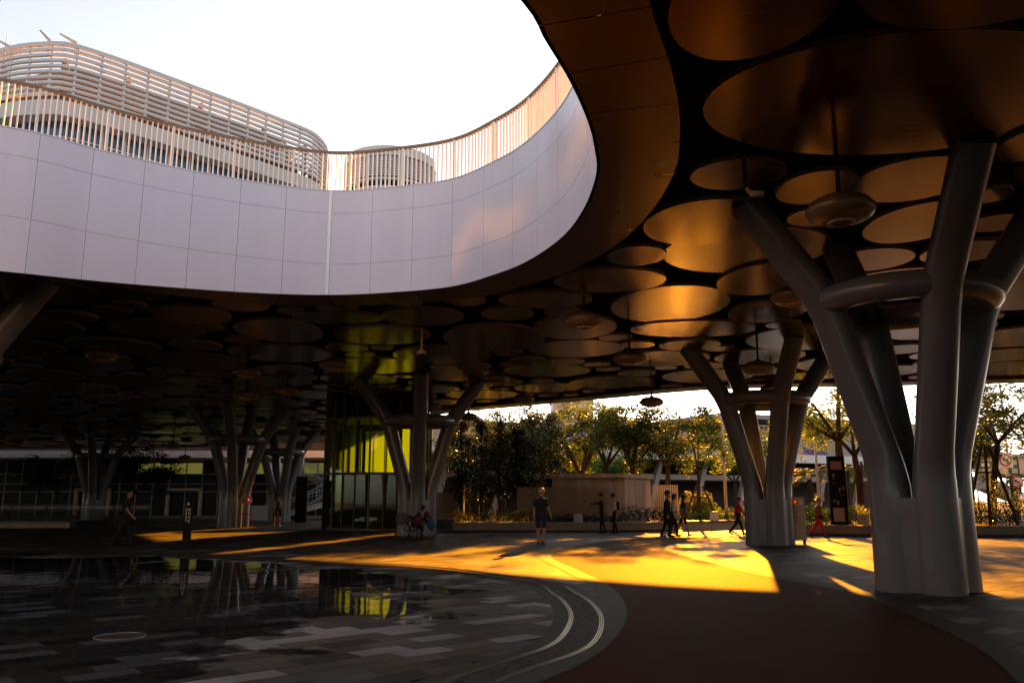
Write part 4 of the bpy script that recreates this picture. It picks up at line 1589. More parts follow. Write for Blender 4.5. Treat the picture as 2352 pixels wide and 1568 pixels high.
COLS = [(1104, 45.0, 5.4, .85, 'dark columnar tree among the row, right behind the concrete pier'), (1186, 44.6, 5.0, .8, 'dark columnar tree in the middle of the row, above the golden ground cover'), (1058, 44.2, 5.2, .85, 'dark columnar tree nearest the lift tower pillar'), (1146, 46.0, 5.6, .9, 'dark columnar tree between the pier and the tallest pair'), (1222, 45.2, 5.9, 1.0, 'tallest dark columnar tree, left one of the pair by the block'),
        (1264, 47.0, 5.9, .95, 'tall dark columnar tree next to the concrete block')]
for i, (px, Y, h, r_, lab) in enumerate(COLS):
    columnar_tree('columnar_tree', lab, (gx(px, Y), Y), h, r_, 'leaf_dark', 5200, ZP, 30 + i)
SPR = [
    ('feathery tree with a bent trunk between the dark columnar trees', 1188, 49, 6.0, 2.2, 'leaf_light', 3600, .14, .5, (-.3, .2)),
    ('feathery tree with a tall straight trunk behind the dark columnar trees', 1105, 51, 6.1, 2.2, 'leaf_mid', 4000, .14, .5, (0, 0)),
    ('feathery tree behind the tall columnar pair', 1245, 52, 6.4, 2.4, 'leaf_mid', 4200, .15, .5, (.2, 0)),
    ('twin-stemmed tree rising behind the concrete block', 1330, 50.5, 7.0, 2.5, 'leaf_light', 3600, .19, .36, (.3, 0)),
    ('slender tree with leaning limbs right of the twin-stemmed tree', 1382, 53, 7.1, 2.5, 'leaf_mid', 4600, .17, .45, (.7, 0)),
    ('dense dark tree above the corner of the concrete block', 1462, 51, 6.9, 2.8, 'leaf_mid', 6200, .2, .42, (-.4, 0)),
    ('dense dark tree above the slat fence', 1532, 48.5, 6.5, 2.4, 'leaf_mid', 5600, .15, .45, (.2, 0)),
    ('thin young tree with bare forked limbs between two pillars', 1606, 47.4, 5.5, 1.6, 'leaf_light', 1500, .1, .5, (.1, 0)),
    ('small bright tree seen through the sunlit pillar', 1745, 55, 6.0, 2.0, 'leaf_light', 3200, .13, .45, (0, 0)),
    ('pruned tree with a cut trunk behind the wayfinding kiosk', 1940, 40.5, 7.0, 1.9, 'leaf_light', 2200, .2, .56, (-.2, 0)),
    ('slim tree standing just left of the nearest pillar', 1975, 42.5, 6.6, 2.1, 'leaf_light', 2600, .17, .5, (-.2, 0)),
    ('broad dark tree at the right picture edge', 2275, 38.5, 7.0, 2.6, 'leaf_mid', 4800, .15, .52, (1.2, 0)),
    ('low leafy tree hard against the nearest pillar at the right', 2235, 43, 5.6, 1.6, 'leaf_mid', 2600, .12, .45, (0, 0)),
    ('bright tree beyond the right picture edge signs', 2420, 52, 8.2, 2.8, 'leaf_light', 3600, .16, .45, (-.5, 0)),
]
for i, (lab, px, Y, h, r_, lm, nl, tr_, fk, ln) in enumerate(SPR):
    spreading_tree('spreading_tree', lab, (gx(px, Y), Y), h, r_, lm, nl, tr_, fk, ln, z0=ZP, seed=100 + i)
# trees in the left shade and far ones that close the view
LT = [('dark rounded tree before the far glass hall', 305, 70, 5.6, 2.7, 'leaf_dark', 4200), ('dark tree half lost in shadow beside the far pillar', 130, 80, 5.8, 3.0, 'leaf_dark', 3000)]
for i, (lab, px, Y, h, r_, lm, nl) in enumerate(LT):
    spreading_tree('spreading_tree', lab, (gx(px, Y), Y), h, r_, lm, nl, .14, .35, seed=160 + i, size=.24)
RL = ['roadside tree in the glare nearest the lift tower', 'roadside tree in the glare behind the columnar trees', 'roadside tree in the glare left of the concrete block', 'roadside tree in the glare behind the concrete block', 'roadside tree in the glare behind the pale yellow post',
      'roadside tree seen between the legs of the nearest pillar', 'roadside tree hidden mostly by the nearest pillar']
for i, (px, Y, h) in enumerate(((1080, 66, 7), (1160, 70, 7), (1290, 68, 7), (1400, 70, 6), (1690, 66, 6.2), (2080, 60, 7), (2200, 62, 7))):
    spreading_tree('spreading_tree', RL[i], (gx(px, Y), Y), h, 2.6, 'leaf_light', 2400, .13, .45, seed=200 + i, size=.3).__setitem__('group', 'roadside trees beyond the planters')


def palm(label, px, Y, h, seed):
    rng = random.Random(seed)
    root = thing('palm_tree', label, 'palm', (gx(px, Y), Y, 0))
    t = MB()
    limb(t, [Vector((0, 0, 0)), Vector((.05, 0, h * .5)), Vector((0, 0, h))], .2, .15, 8)
    t.build('trunk', 'bark', root, smooth=True)
    for k in range(22):
        a = rng.uniform(0, 6.28)
        up = rng.uniform(.2, 1.3)
        f = MB()
        L_ = rng.uniform(1.5, 2.1)
        pts = []
        for j in range(9):
            s = j / 8
            pts.append(Vector((math.cos(a) * L_ * s * math.cos(up * (1 - s)), math.sin(a) * L_ * s * math.cos(up * (1 - s)), h + L_ * (math.sin(up) * s - .75 * s * s))))
        for j in range(1, 9):
            d = (pts[j] - pts[j - 1]).normalized()
            sd = Vector((-math.sin(a), math.cos(a), -.25))
            for s_ in (-1, 1):
                sv = Vector((sd.x * s_, sd.y * s_, -.3))
                ll = .5 * math.sin(math.pi * (j + .5) / 10)
                for q_ in (0, .5):
                    b = pts[j - 1].lerp(pts[j], q_)
                    f.add([b, b + d * .06, b + d * .2 + sv * ll], [(0, 1, 2)])
        f.tube(pts, .015, 4)
        f.build('frond', 'leaf_mid', root)
    return root


palm('palm with drooping fronds right of the sunlit pillar', 1862, 54, 3.0, 5)
palm('palm partly behind the wayfinding kiosk', 1950, 56, 3.3, 6)
palm('palm behind the hedge at the right picture edge', 2330, 50, 2.6, 8)


def hedge(label, pts, w, h, leaf_mat, n, z0=ZP, name='hedge', size=.11, stuff=None):
    """clipped or loose planting along a line: many small leaves over a twiggy core"""
    rng = random.Random(len(label) + n)
    root = thing(name, label, 'hedge')
    mb = MB()
    P = resample([Vector(p) for p in pts], .4)
    per = max(10, n // len(P))
    for p in P:
        hh = h * rng.uniform(.75, 1.2)
        leaf_quads(mb, (p.x, p.y, z0 + hh * .52), per, (.42, w, hh * .55), size, .1, 0, rng)
    mb.build('foliage', leaf_mat, root)
    tw_ = MB()
    for p in P:
        for _ in range(3):
            q_ = p + Vector((rng.uniform(-.25, .25), rng.uniform(-w * .5, w * .5), 0))
            tw_.bar((q_.x, q_.y, z0 - .05), (q_.x + rng.uniform(-.15, .15), q_.y, z0 + h * .7), .018)
    tag(tw_.build('stems', 'bark', root), kind='stuff')
    return root


def line(pa, pb, Ya, Yb):
    return [(gx(pa, Ya), Ya, 0), (gx(pb, Yb), Yb, 0)]


hedge('low sunlit flowering ground cover under the columnar trees', line(1045, 1265, 42.0, 42.2), .8, .55, 'leaf_gold', 3800, name='ground_cover')
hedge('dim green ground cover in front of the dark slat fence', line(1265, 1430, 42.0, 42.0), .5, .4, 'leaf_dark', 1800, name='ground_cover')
hedge('dark green shrub below the corner of the concrete block', line(1440, 1548, 42.6, 42.4), .6, .7, 'leaf_dark', 2200, name='shrub')
hedge('bright green low hedge between the two right-hand pillars', line(1572, 1725, 46.7, 46.7), .5, .85, 'leaf_hedge', 4200, z0=.1)
hedge('tawny ornamental grass clump behind the bright low hedge', line(1565, 1640, 49, 49), .9, 1.7, 'leaf_gold', 3000, z0=0, name='grass_clump', size=.2)
hedge('bright green hedge behind the woman in the hat', line(1850, 1905, 38.5, 38.5), .8, .85, 'leaf_hedge', 2400)
hedge('golden leafy shrubs beside the wayfinding kiosk', line(1945, 2010, 39, 38.8), .6, .8, 'leaf_gold', 1700, name='shrub')
hedge('tall golden-topped hedge at the right picture edge', line(2205, 2460, 37.6, 37.4), .8, 1.6, 'leaf_gold', 5200)  # sunlit gold of the hedge top is put into the leaf colour
hedge('dark green hedge front below the golden one', line(2205, 2460, 36.6, 36.4), .5, .9, 'leaf_dark', 3600)  # front of the same hedge, its shade put into darker leaves

# tree stakes that stand clear of their tree
def stake_set(label, px, Y, h=2.4, w=1.0):
    root = thing('tree_stakes', label, 'stakes', (gx(px, Y), Y, ZP))
    for s_ in (-1, 0, 1):
        MB().bar((s_ * w, .2 * (1 - abs(s_)), -.05), (s_ * .15, 0, h), .09).build('stake', 'wood_stake', root)
    MB().bar((-.45 * w, -.06, h * .66), (.45 * w, -.06, h * .66), .07).build('cross_bar', 'wood_stake', root)
    return root


stake_set('three dark stakes propping the thin young tree', 1608, 47.3, 1.9, 1.0)
stake_set('three dark stakes beside the wayfinding kiosk', 1985, 42.2, 3.0, .95)
stake_set('tall dark stakes in front of the hedge at the right picture edge', 2275, 36.0, 3.4, 1.1)

# ================================================================== street furniture
def arrow(mb, cx, cz, s, kind, y):
    """kind: up, turn right, turn left"""
    w = s * .13
    def seg(a, b):
        mb.bar((cx + a[0] * s, y, cz + a[1] * s), (cx + b[0] * s, y, cz + b[1] * s), w, .012)
    if kind == 'up':
        seg((0, -.5), (0, .5)); seg((0, .5), (-.34, .1)); seg((0, .5), (.34, .1))
    else:
        m_ = 1 if kind == 'right' else -1
        seg((-.35 * m_, -.5), (-.35 * m_, .15)); seg((-.35 * m_, .15), (.45 * m_, .15)); seg((.45 * m_, .15), (.12 * m_, .48)); seg((.45 * m_, .15), (.12 * m_, -.18))


YK = 37.2
P = gy(1929, 1205, YK)
k_ = thing('wayfinding_kiosk', 'tall black wayfinding kiosk with pale arrows and two orange-lit openings', 'sign', (P.x, YK, .0), R(-6))
zb, ztp = .42, gy(1929, 1047, YK).z
Wk = .72
H_ = ztp - zb
fr_ = MB()
za, zb2 = zb + H_ * .05, zb + H_ * .245
zc, zd = zb + H_ * .80, zb + H_ * .925
fr_.box((-Wk / 2 + .05, 0, (zb + ztp) / 2), (.1, .2, H_)).box((Wk / 2 - .05, 0, (zb + ztp) / 2), (.1, .2, H_))
fr_.box((0, 0, (zb + za) / 2), (Wk - .2, .199, za - zb)).box((0, 0, (zb2 + zc) / 2), (Wk - .2, .199, zc - zb2)).box((0, 0, (zd + ztp) / 2), (Wk - .2, .199, ztp - zd))
fr_.build('frame', 'black_sign', k_)
for a, b in ((za, zb2), (zc, zd)):
    MB().box((0, .02, (a + b) / 2), (Wk - .2, .02, b - a)).build('orange_lit_pane', 'orange_lit_glass', k_)  # orange light behind clear glass is put into the pane colour
for kind, dx, fz in (('up', -.16, .70), ('right', .17, .52), ('left', -.12, .335)):
    mb = MB()
    arrow(mb, dx, zb + H_ * fz, .26, kind, -.106)
    mb.build('arrow', 'arrow_paint', k_)
for dx, fz in ((-.16, .605), (.17, .435)):
    MB().box((dx, -.103, zb + H_ * fz), (.2, .008, .045)).build('caption', 'cabinet_dark', k_)
MB().box((0, 0, .2), (.4, .15, .46)).build('foot', 'black_sign', k_)

# hydrant cabinet at the foot of the sunlit pillar
P = gz(1830, 1249)
hc = thing('hydrant_cabinet', 'tall metal hydrant cabinet with a red alarm on legs beside the sunlit pillar', 'cabinet', (P.x, P.y, 0), R(-8))
MB().box((0, 0, .86), (.62, .34, 1.44)).build('body', 'cabinet', hc)
d_ = MB().box((0, -.18, .72), (.52, .03, 1.06)).build('door', 'cabinet', hc)
MB().box((.2, -.2, .75), (.02, .03, .16)).build('handle', 'steel', d_)
MB().box((0, -.18, 1.41), (.56, .025, .26)).build('alarm_plate', 'cream', hc)
MB().lathe([(.055, 0), (.055, .03), (.02, .05)], (-.12, 0, 0), 14).build('bell', 'red_paint', hc, loc=(0, -.19, 1.42)).rotation_euler = (R(90), 0, 0)
MB().lathe([(.03, 0), (.03, .03), (.01, .045)], (-.01, 0, 0), 12).build('red_lamp', 'red_lamp', hc, loc=(0, -.19, 1.42)).rotation_euler = (R(90), 0, 0)
MB().box((.19, -.195, 1.41), (.1, .008, .16)).build('notice', 'sign_white', hc)
for sx in (-.26, .26):
    for sy in (-.12, .12):
        MB().box((sx, sy, .07), (.05, .05, .14)).build('leg', 'dark_metal', hc)
MB().box((-.42, .1, .7), (.2, .2, 1.4)).build('riser_box', 'cabinet_dark', hc)
MB().lathe([(.06, 0), (.075, .02), (.075, .5), (.05, .56), (.02, .62)], (-.42, -.1, .12), 14).build('extinguisher', 'red_paint', hc, smooth=True)
for k, ch in enumerate('消防栓'):
    text_mesh('lettering', ch, .13, 'cabinet_dark', hc, (-.07, -.197, 1.02 - k * .16), depth=.002)

# control box strapped to the dark pillar
P = gy(566, 1148, 46.4)
cb = thing('control_box', 'small grey control box with a red lamp on two pipes at the dark pillar', 'control box', (P.x, 46.4, 0))
MB().box((0, 0, P.z), (.55, .2, .34)).build('body', 'cabinet', cb)
MB().box((-.06, -.105, P.z), (.14, .02, .18)).build('cover', 'red_paint', cb)
MB().ball((.17, -.12, P.z + .02), .045, 10, 7).build('red_lamp', 'red_lamp', cb)
for dx in (-.24, .24):
    MB().bar((dx, 0, 0), (dx, 0, P.z - .17), .05).build('pipe', 'dark_metal', cb)
MB().bar((-.24, 0, .75), (.24, 0, .75), .04).build('cross_pipe', 'dark_metal', cb)

# poles across the planter
def pole(name, label, px, Y, ztop, r, mat, cat='pole', z0=0.0):
    o = thing(name, label, cat, (gx(px, Y), Y, z0))
    MB().tube([(0, 0, 0), (0, 0, ztop)], [r, r * .8], 12).build('shaft', mat, o, smooth=True)
    MB().lathe([(r * 2, 0), (r * 2, .04), (r * 1.2, .1)], seg=12).build('base_plate', mat, o)
    return o


o = pole('painted_post', 'pale yellow post standing between the hedge and the sunlit pillar', 1667, 47, gy(1667, 955, 47).z, .1, 'pole_paint')
for k in range(9):
    MB().lathe([(.1, 0), (.135, .03), (.1, .06)], (0, 0, 4.4 + k * .16), 12).build('collar', 'pole_paint', o)
MB().box((.0, -.1, 1.0), (.14, .1, .4)).build('box', 'pole_paint', o)
o = pole('camera_pole', 'slim grey pole with a white dome camera left of the wayfinding kiosk', 1881, 43, gy(1878, 1025, 43).z + .8, .07, 'pole_grey')
zq = gy(1880, 1088, 43).z
MB().bar((0, 0, zq), (-.42, 0, zq + .03), .045).build('bracket', 'sign_white', o)
MB().lathe([(.04, .16), (.1, .12), (.12, 0), (.1, -.1), (.03, -.16)], (-.45, 0, zq - .12), 14).build('dome', 'sign_white', o, smooth=True)
MB().box((0, -.1, gy(1880, 1141, 43).z), (.46, .08, .38)).build('placard', 'pole_grey', o)
o = pole('street_lamp', 'tall thin street lamp in the glare at the right picture edge', 2326, 58, 9.5, .09, 'pole_grey', 'street lamp')
MB().lathe([(.09, 0), (.17, .1), (.17, .5), (.09, .62)], (0, 0, 6.0), 12).build('collar', 'pole_grey', o)
MB().bar((0, 0, 9.4), (1.6, 0, 9.7), .08).build('arm', 'pole_grey', o)
MB().box((1.8, 0, 9.7), (.6, .22, .1)).build('lamp_head', 'pole_grey', o)
o = thing('striped_barrier', 'red and white striped post behind the woman in the red jacket', 'barrier post', (gx(1710, 44), 44, ZP))
for k in range(5):
    MB().box((0, 0, .15 + k * .26), (.18, .12, .255)).build('band', 'red_paint' if k % 2 else 'sign_white', o)


def no_left_turn(name, label, px, py, Y, r, square=False, post=True):
    P = gy(px, py, Y)
    o = thing(name, label, 'road sign', (P.x, Y, 0))
    if square:
        MB().box((0, .03, P.z), (r * 2.5, .03, r * 2.5)).build('plate', 'sign_white', o)
    def dsk(nm, rr, y, mat):
        mb = MB()
        vs = [(rr * u, y, P.z + rr * v) for u, v in UN] + [(rr * u, y + .01, P.z + rr * v) for u, v in UN]
        n = len(UN)
        mb.add(vs, [tuple(range(n)), tuple(reversed(range(n, 2 * n)))] + [(i, n + i, n + (i + 1) % n, (i + 1) % n) for i in range(n)])
        mb.build(nm, mat, o)
    dsk('red_disc', r, -.02, 'red_paint')
    dsk('white_face', r * .78, -.035, 'sign_white')
    mb = MB()
    arrow(mb, 0, P.z, r * 1.0, 'left', -.052)
    mb.build('arrow', 'black_sign', o)
    MB().bar((-r * .55, -.065, P.z + r * .55), (r * .55, -.065, P.z - r * .55), r * .16, .01).build('slash', 'red_paint', o)
    MB().tube([(0, .07, 0), (0, .07, P.z + r)], .04, 8).build('post', 'pole_grey', o, smooth=True)
    return o


no_left_turn('no_turn_sign', 'round red no-left-turn sign on a white square plate', 2309, 1056, 50, .36, True)
no_left_turn('no_turn_sign', 'lower round red no-left-turn sign at the picture edge', 2337, 1107, 49, .36)
P = gy(2263, 1067, 51)
o = thing('street_name_sign', 'small green street sign with a white arrow beside the nearest pillar', 'road sign', (P.x, 51, 0))
MB().box((0, 0, P.z), (1.5, .04, .42)).build('plate', 'green_sign', o)
mb = MB(); mb.add([(.42, -.026, P.z - .13), (.66, -.026, P.z), (.42, -.026, P.z + .13)], [(0, 1, 2)])
mb.build('arrow', 'sign_white', o)
MB().box((.0, -.024, P.z), (.5, .01, .2)).build('lettering', 'sign_white', o)
MB().tube([(-.6, .05, 0), (-.6, .05, P.z + .2)], .05, 8).build('post', 'pole_grey', o, smooth=True)
P = gy(2331, 1090, 51.5)
o = thing('green_route_sign', 'tall narrow green route sign at the right picture edge', 'road sign', (P.x, 51.5, 0))
MB().box((0, 0, P.z), (.62, .05, 2.3)).build('plate', 'green_sign', o)
for k in range(4):
    MB().box((0, -.03, P.z + .75 - k * .5), (.34, .01, .3)).build('character_block', 'pole_grey', o)
MB().tube([(0, .06, 0), (0, .06, P.z + 1.2)], .05, 8).build('post', 'pole_grey', o, smooth=True)
P = gy(2296, 1067, 60)
o = thing('pavilion', 'pale pavilion with a sweeping white roof behind the road signs', 'building', (P.x + 1.5, 60, 0))
zt2 = gy(2296, 1041, 60).z
MB().box((0, 1, (zt2 + 3.1) / 2), (5.0, 1.0, zt2 - 3.1)).build('wall', 'cream', o)
rv = [(-3.0, 0, 3.2), (-1.6, 0, 2.5), (-.2, 0, 1.8), (1.0, 0, 1.4), (1.1, 0, 1.15), (-.4, 0, 1.3), (-1.8, 0, 1.8), (-3.0, 0, 2.3)]
mb = MB(); n_ = len(rv)
mb.add([(x, -1, z) for x, y, z in rv] + [(x, 1, z) for x, y, z in rv], [tuple(range(n_)), tuple(reversed(range(n_, 2 * n_)))] + [(i, n_ + i, n_ + (i + 1) % n_, (i + 1) % n_) for i in range(n_)])
mb.build('sweeping_roof', 'station_white', o)
P = gy(1985, 1195, 36.8)
o = thing('notice_board', 'small low notice board on the planter edge left of the nearest pillar', 'notice', (P.x, 36.9, ZP))
MB().box((0, 0, .25), (.5, .04, .46)).build('board', 'cabinet', o)
MB().box((0, -.025, .3), (.2, .01, .06)).build('lettering', 'cabinet_dark', o)
for px, lab in ((1328, 'small white marker box in the planter by the dark fence'), (1640, 'small white utility box in the bright low hedge')):
    Yb = 41.2 if px < 1500 else 45.2
    P = gy(px, 1192, Yb)
    o = thing('utility_box', lab, 'utility box', (P.x, Yb, ZP if px < 1500 else .46))
    MB().box((0, 0, .2), (.42, .2, .42)).build('body', 'pole_grey', o)
    MB().box((0, 0, .425), (.46, .24, .03)).build('lid', 'pole_grey', o)


# ================================================================== people
def capsule(mb, a, b, ra, rb, seg=10):
    a, b = Vector(a), Vector(b)
    d = b - a
    L_ = d.length
    if L_ < 1e-5:
        mb.ball(a, ra, 12, 8)
        return
    path, rad = [], []
    u = d / L_
    for k in range(1, 4):
        t = math.pi / 2 * k / 4
        path.append(a - u * ra * math.cos(t)); rad.append(ra * math.sin(t))
    path.append(a); rad.append(ra)
    path.append(b); rad.append(rb)
    for k in range(3, 0, -1):
        t = math.pi / 2 * k / 4
        path.append(b + u * rb * math.cos(t)); rad.append(rb * math.sin(t))
    mb.tube(path, rad, seg)


def person(label, loc, heading, h=1.72, legs=((.3, .1), (-.35, .35)), arms=((-.35, .35, .1), (.35, .45, .1)), lean=.03, top='cloth_black', bottom='cloth_navy', sleeves=True, shorts=False, shoe='shoe', hair='hair_black', long_hair=False,
           skirt=False, hat=None, head_turn=0.0, seat=None, voxel=.014, bulk=1.0, coat=0.0, pack=None, bag=None):
    """figure facing local +y; legs and arms as swing, bend (, spread) angles"""
    s = h / 1.75
    parts = []                                       # (a, b, ra, rb, material)
    def V(*q):
        return Vector(q)
    pel = V(0, 0, .93)
    chest = V(0, math.sin(lean) * .42, .93 + math.cos(lean) * .42)
    neck = chest + V(0, math.sin(lean) * .1 + .01, .13)
    head = neck + V(0, .035 + lean * .2, .17)
    for sx in (-1, 1):
        parts.append((pel + V(sx * .065, 0, 0), pel + V(sx * .06, 0, .14), .115 * bulk, .108 * bulk, bottom))
        parts.append((pel + V(sx * .06, 0, .14), chest + V(sx * .075, 0, -.02), .11 * bulk, .115 * bulk, top))
        parts.append((chest + V(sx * .06, -.01, .04), chest + V(sx * .155, 0, .045), .085, .068, top))
    parts.append((chest + V(0, 0, .05), neck, .075, .055, top))
    parts.append((neck, head + V(0, -.01, -.05), .052, .05, 'skin'))
    hm = [(head + V(0, -.012, .035), head + V(0, -.02, .02), .098, .095, 'skin'), (head + V(0, .03, -.03), head + V(0, .035, -.07), .074, .052, 'skin'), (head + V(0, .098, -.012), head + V(0, .104, -.03), .013, .017, 'skin')]
    for sx in (-1, 1):
        hm.append((head + V(sx * .092, -.005, 0), head + V(sx * .09, 0, -.03), .018, .014, 'skin'))
    parts += hm
    feet = []
    for (a, b), sx in zip(legs, (-1, 1)):
        hip = pel + V(sx * (.1 if shorts else .088), 0, -.03)
        th = (.084 if shorts else .1) * bulk
        knee = hip + V(sx * (.05 if shorts else .005), math.sin(a), -math.cos(a)) * .43
        ank = knee + V(0, math.sin(a - b), -math.cos(a - b)) * .41
        lower = 'skin' if (shorts or skirt) else bottom
        k_r = .075 if not shorts else .07
        parts.append((hip, hip.lerp(knee, .8 if shorts else .92), th, k_r * 1.08, bottom if not skirt else 'skin'))
        if shorts:
            parts.append((hip.lerp(knee, .8), knee, .062, .058, 'skin'))
        parts.append((knee, knee.lerp(ank, .35), .06 if lower == 'skin' else .07, .062 if lower == 'skin' else .068, lower))
        parts.append((knee.lerp(ank, .35), ank + V(0, 0, .0), .058, .042 if lower == 'skin' else .056, lower))
        pitch = a - b
        toe_dir = V(0, math.cos(pitch * .75), math.sin(pitch * .75))
        heel = ank + V(0, -.035, -.045)
        toe = heel + toe_dir * .2
        parts.append((heel, heel + toe_dir * .12, .042, .046, shoe))
        parts.append((heel + toe_dir * .12, toe, .046, .034, shoe))
        parts.append((ank, heel + toe_dir * .05, .045, .044, shoe))
        feet += [heel.z - .042, toe.z - .034]
    if skirt or coat:
        zc_ = pel.z - (.38 if skirt else coat)
        for sx in (-1, 1):
            parts.append((pel + V(sx * .06, 0, .1), V(sx * .1, .05, zc_), .11, .12, top if coat else bottom))
            parts.append((pel + V(sx * .05, 0, .1), V(sx * .06, -.06, zc_), .11, .11, top if coat else bottom))
    for (a, b, spread), sx in zip(arms, (-1, 1)):
        sh = chest + V(sx * .175, 0, .035)
        el = sh + V(sx * math.sin(spread), math.sin(a) * math.cos(spread), -math.cos(a) * math.cos(spread)) * .29
        wr = el + V(sx * math.sin(spread) * .4, math.sin(a + b), -math.cos(a + b)) * .25
        parts.append((sh, sh.lerp(el, .6), .064, .056, top))
        parts.append((sh.lerp(el, .55), el, .05 if not sleeves else .056, .043 if not sleeves else .05, top if sleeves else 'skin'))
        parts.append((el, wr, .043 if not sleeves else .05, .031 if not sleeves else .038, top if sleeves else 'skin'))
        d = (wr - el).normalized()
        palm_ = wr + d * .075
        parts.append((wr, palm_, .03, .036, 'skin'))
        side = d.cross(V(1, 0, 0)).normalized()
        for j in range(4):
            f0 = palm_ + side * (.012 * (j - 1.5) * 1.6)
            f1 = f0 + d * (.04 + .006 * (1 - abs(j - 1.5)))
            f2 = f1 + (d + V(-sx * .55, 0, 0)).normalized() * .032
            parts.append((f0, f1, .0105, .0095, 'skin'))
            parts.append((f1, f2, .0095, .008, 'skin'))
        th0 = wr + d * .03 + side * .03
        parts.append((th0, th0 + (d * .6 + side * .7).normalized() * .05, .012, .0095, 'skin'))
    dz = -min(feet)
    if seat is not None:
        dz = seat - (pel.z - .11)
    mb = MB()
    for a, b, ra, rb, mt in parts:
        capsule(mb, a, b, ra, rb)
    me = mb.mesh('body', 'skin')
    tmp = bpy.data.objects.new('tmp', me)
    COL.objects.link(tmp)
    md = tmp.modifiers.new('r', 'REMESH'); md.mode = 'VOXEL'; md.voxel_size = voxel
    ms = tmp.modifiers.new('s', 'SMOOTH'); ms.factor = .5; ms.iterations = 3
    dg = bpy.context.evaluated_depsgraph_get()
    body = bpy.data.meshes.new_from_object(tmp.evaluated_get(dg))
    bpy.data.objects.remove(tmp)
    mats = []
    for q_ in parts:
        if q_[4] not in mats:
            mats.append(q_[4])
    body.materials.clear()
    for q_ in mats:
        body.materials.append(MATS[q_])
    npoly = len(body.polygons)
    cen = np.empty(npoly * 3); body.polygons.foreach_get('center', cen); cen = cen.reshape(-1, 3)
    best = np.full(npoly, 1e9); idx = np.zeros(npoly, int)
    for a, b, ra, rb, mt in parts:
        A_, B_ = np.array(a), np.array(b)
        d = B_ - A_
        L2 = max(1e-9, (d * d).sum())
        t = np.clip(((cen - A_) @ d) / L2, 0, 1)
        dist = np.linalg.norm(cen - (A_ + t[:, None] * d), axis=1) - (ra + (rb - ra) * t)
        w_ = dist < best
        best[w_] = dist[w_]; idx[w_] = mats.index(mt)
    body.polygons.foreach_set('material_index', idx)
    body.polygons.foreach_set('use_smooth', [True] * npoly)
    root = tag(link('person', body, None, (loc[0], loc[1], (loc[2] if len(loc) > 2 else 0) + dz * s), heading), label, 'person')
    root.scale = (s, s, s)
    # hair, hat, bags
    hb = MB()
    hc_ = head + V(0, -.022, .038)
    vs, fs = [], []
    seg, rg = 18, 7
    for i in range(rg + 1):
        th = (math.pi * (.62 if not long_hair else .78)) * i / rg
        for k in range(seg):
            a = 2 * math.pi * k / seg
            fwd = math.sin(a)
            t2 = th * (1 - .42 * max(0, fwd))
            r_ = .112
            vs.append((hc_.x + r_ * math.sin(t2) * math.cos(a), hc_.y + r_ * math.sin(t2) * math.sin(a) * 1.06, hc_.z + r_ * math.cos(t2) - (.12 * (i / rg) ** 2 * max(0, -fwd) if long_hair else 0)))
    for i in range(rg):
        for k in range(seg):
            fs.append((i * seg + k, i * seg + (k + 1) % seg, (i + 1) * seg + (k + 1) % seg, (i + 1) * seg + k))
    hb.add(vs, fs)
    hb.build('hair', hair, root, smooth=True)
    e_ = MB()
    for sx in (-1, 1):
        e_.ball(head + V(sx * .032, .083, .008), .011, 8, 6)
    e_.build('eyes', 'hair_black', root, smooth=True)
    if hat:
        kind, mt = hat
        hh = MB()
        prof = [(.112, .02), (.118, .05), (.105, .11), (.06, .14), (.01, .145)]
        hh.lathe(prof, hc_ + V(0, 0, .0), 22)
        if kind == 'brim':
            hh.lathe([(.1, .03), (.2, .005), (.2, .015), (.1, .045)], hc_, 24)
        else:
            hh.add([(hc_.x - .07, hc_.y + .08, hc_.z + .035), (hc_.x + .07, hc_.y + .08, hc_.z + .035), (hc_.x + .05, hc_.y + .19, hc_.z + .02), (hc_.x - .05, hc_.y + .19, hc_.z + .02),
                    (hc_.x - .07, hc_.y + .08, hc_.z + .055), (hc_.x + .07, hc_.y + .08, hc_.z + .055), (hc_.x + .05, hc_.y + .19, hc_.z + .032), (hc_.x - .05, hc_.y + .19, hc_.z + .032)],
                   [(0, 1, 2, 3), (4, 7, 6, 5), (0, 4, 5, 1), (1, 5, 6, 2), (2, 6, 7, 3), (3, 7, 4, 0)])
        hh.build('hat', mt, root, smooth=False)
    if pack:
        bp_ = MB()
        c = chest + V(0, -.2, -.1)
        bp_.ball(c, (.16, .1, .23), 14, 10)
        bp_.build('backpack', pack, root, smooth=True)
        sb = MB()
        for sx in (-1, 1):
            sb.tube([c + V(sx * .1, .02, .17), chest + V(sx * .11, .0, .125), chest + V(sx * .12, .12, .0), chest + V(sx * .13, .06, -.2)], .016, 6)
        sb.build('strap', pack, root, smooth=True)
    if bag:
        side, mt = bag
        bb = MB()
        bb.ball(pel + V(side * .2, .03, .02), (.07, .14, .11), 12, 8)
        bb.build('shoulder_bag', mt, root, smooth=True)
        MB().tube([pel + V(side * .2, .03, .1), chest + V(side * .08, .13, 0), chest + V(-side * .09, .05, .12)], .01, 5).build('strap', mt, root, smooth=True)
    return root


def at_(px, py):
    return gz(px, py)


def face(dx, dy):
    """heading so that local +y points along (dx, dy)"""
    return math.atan2(-dx, dy)


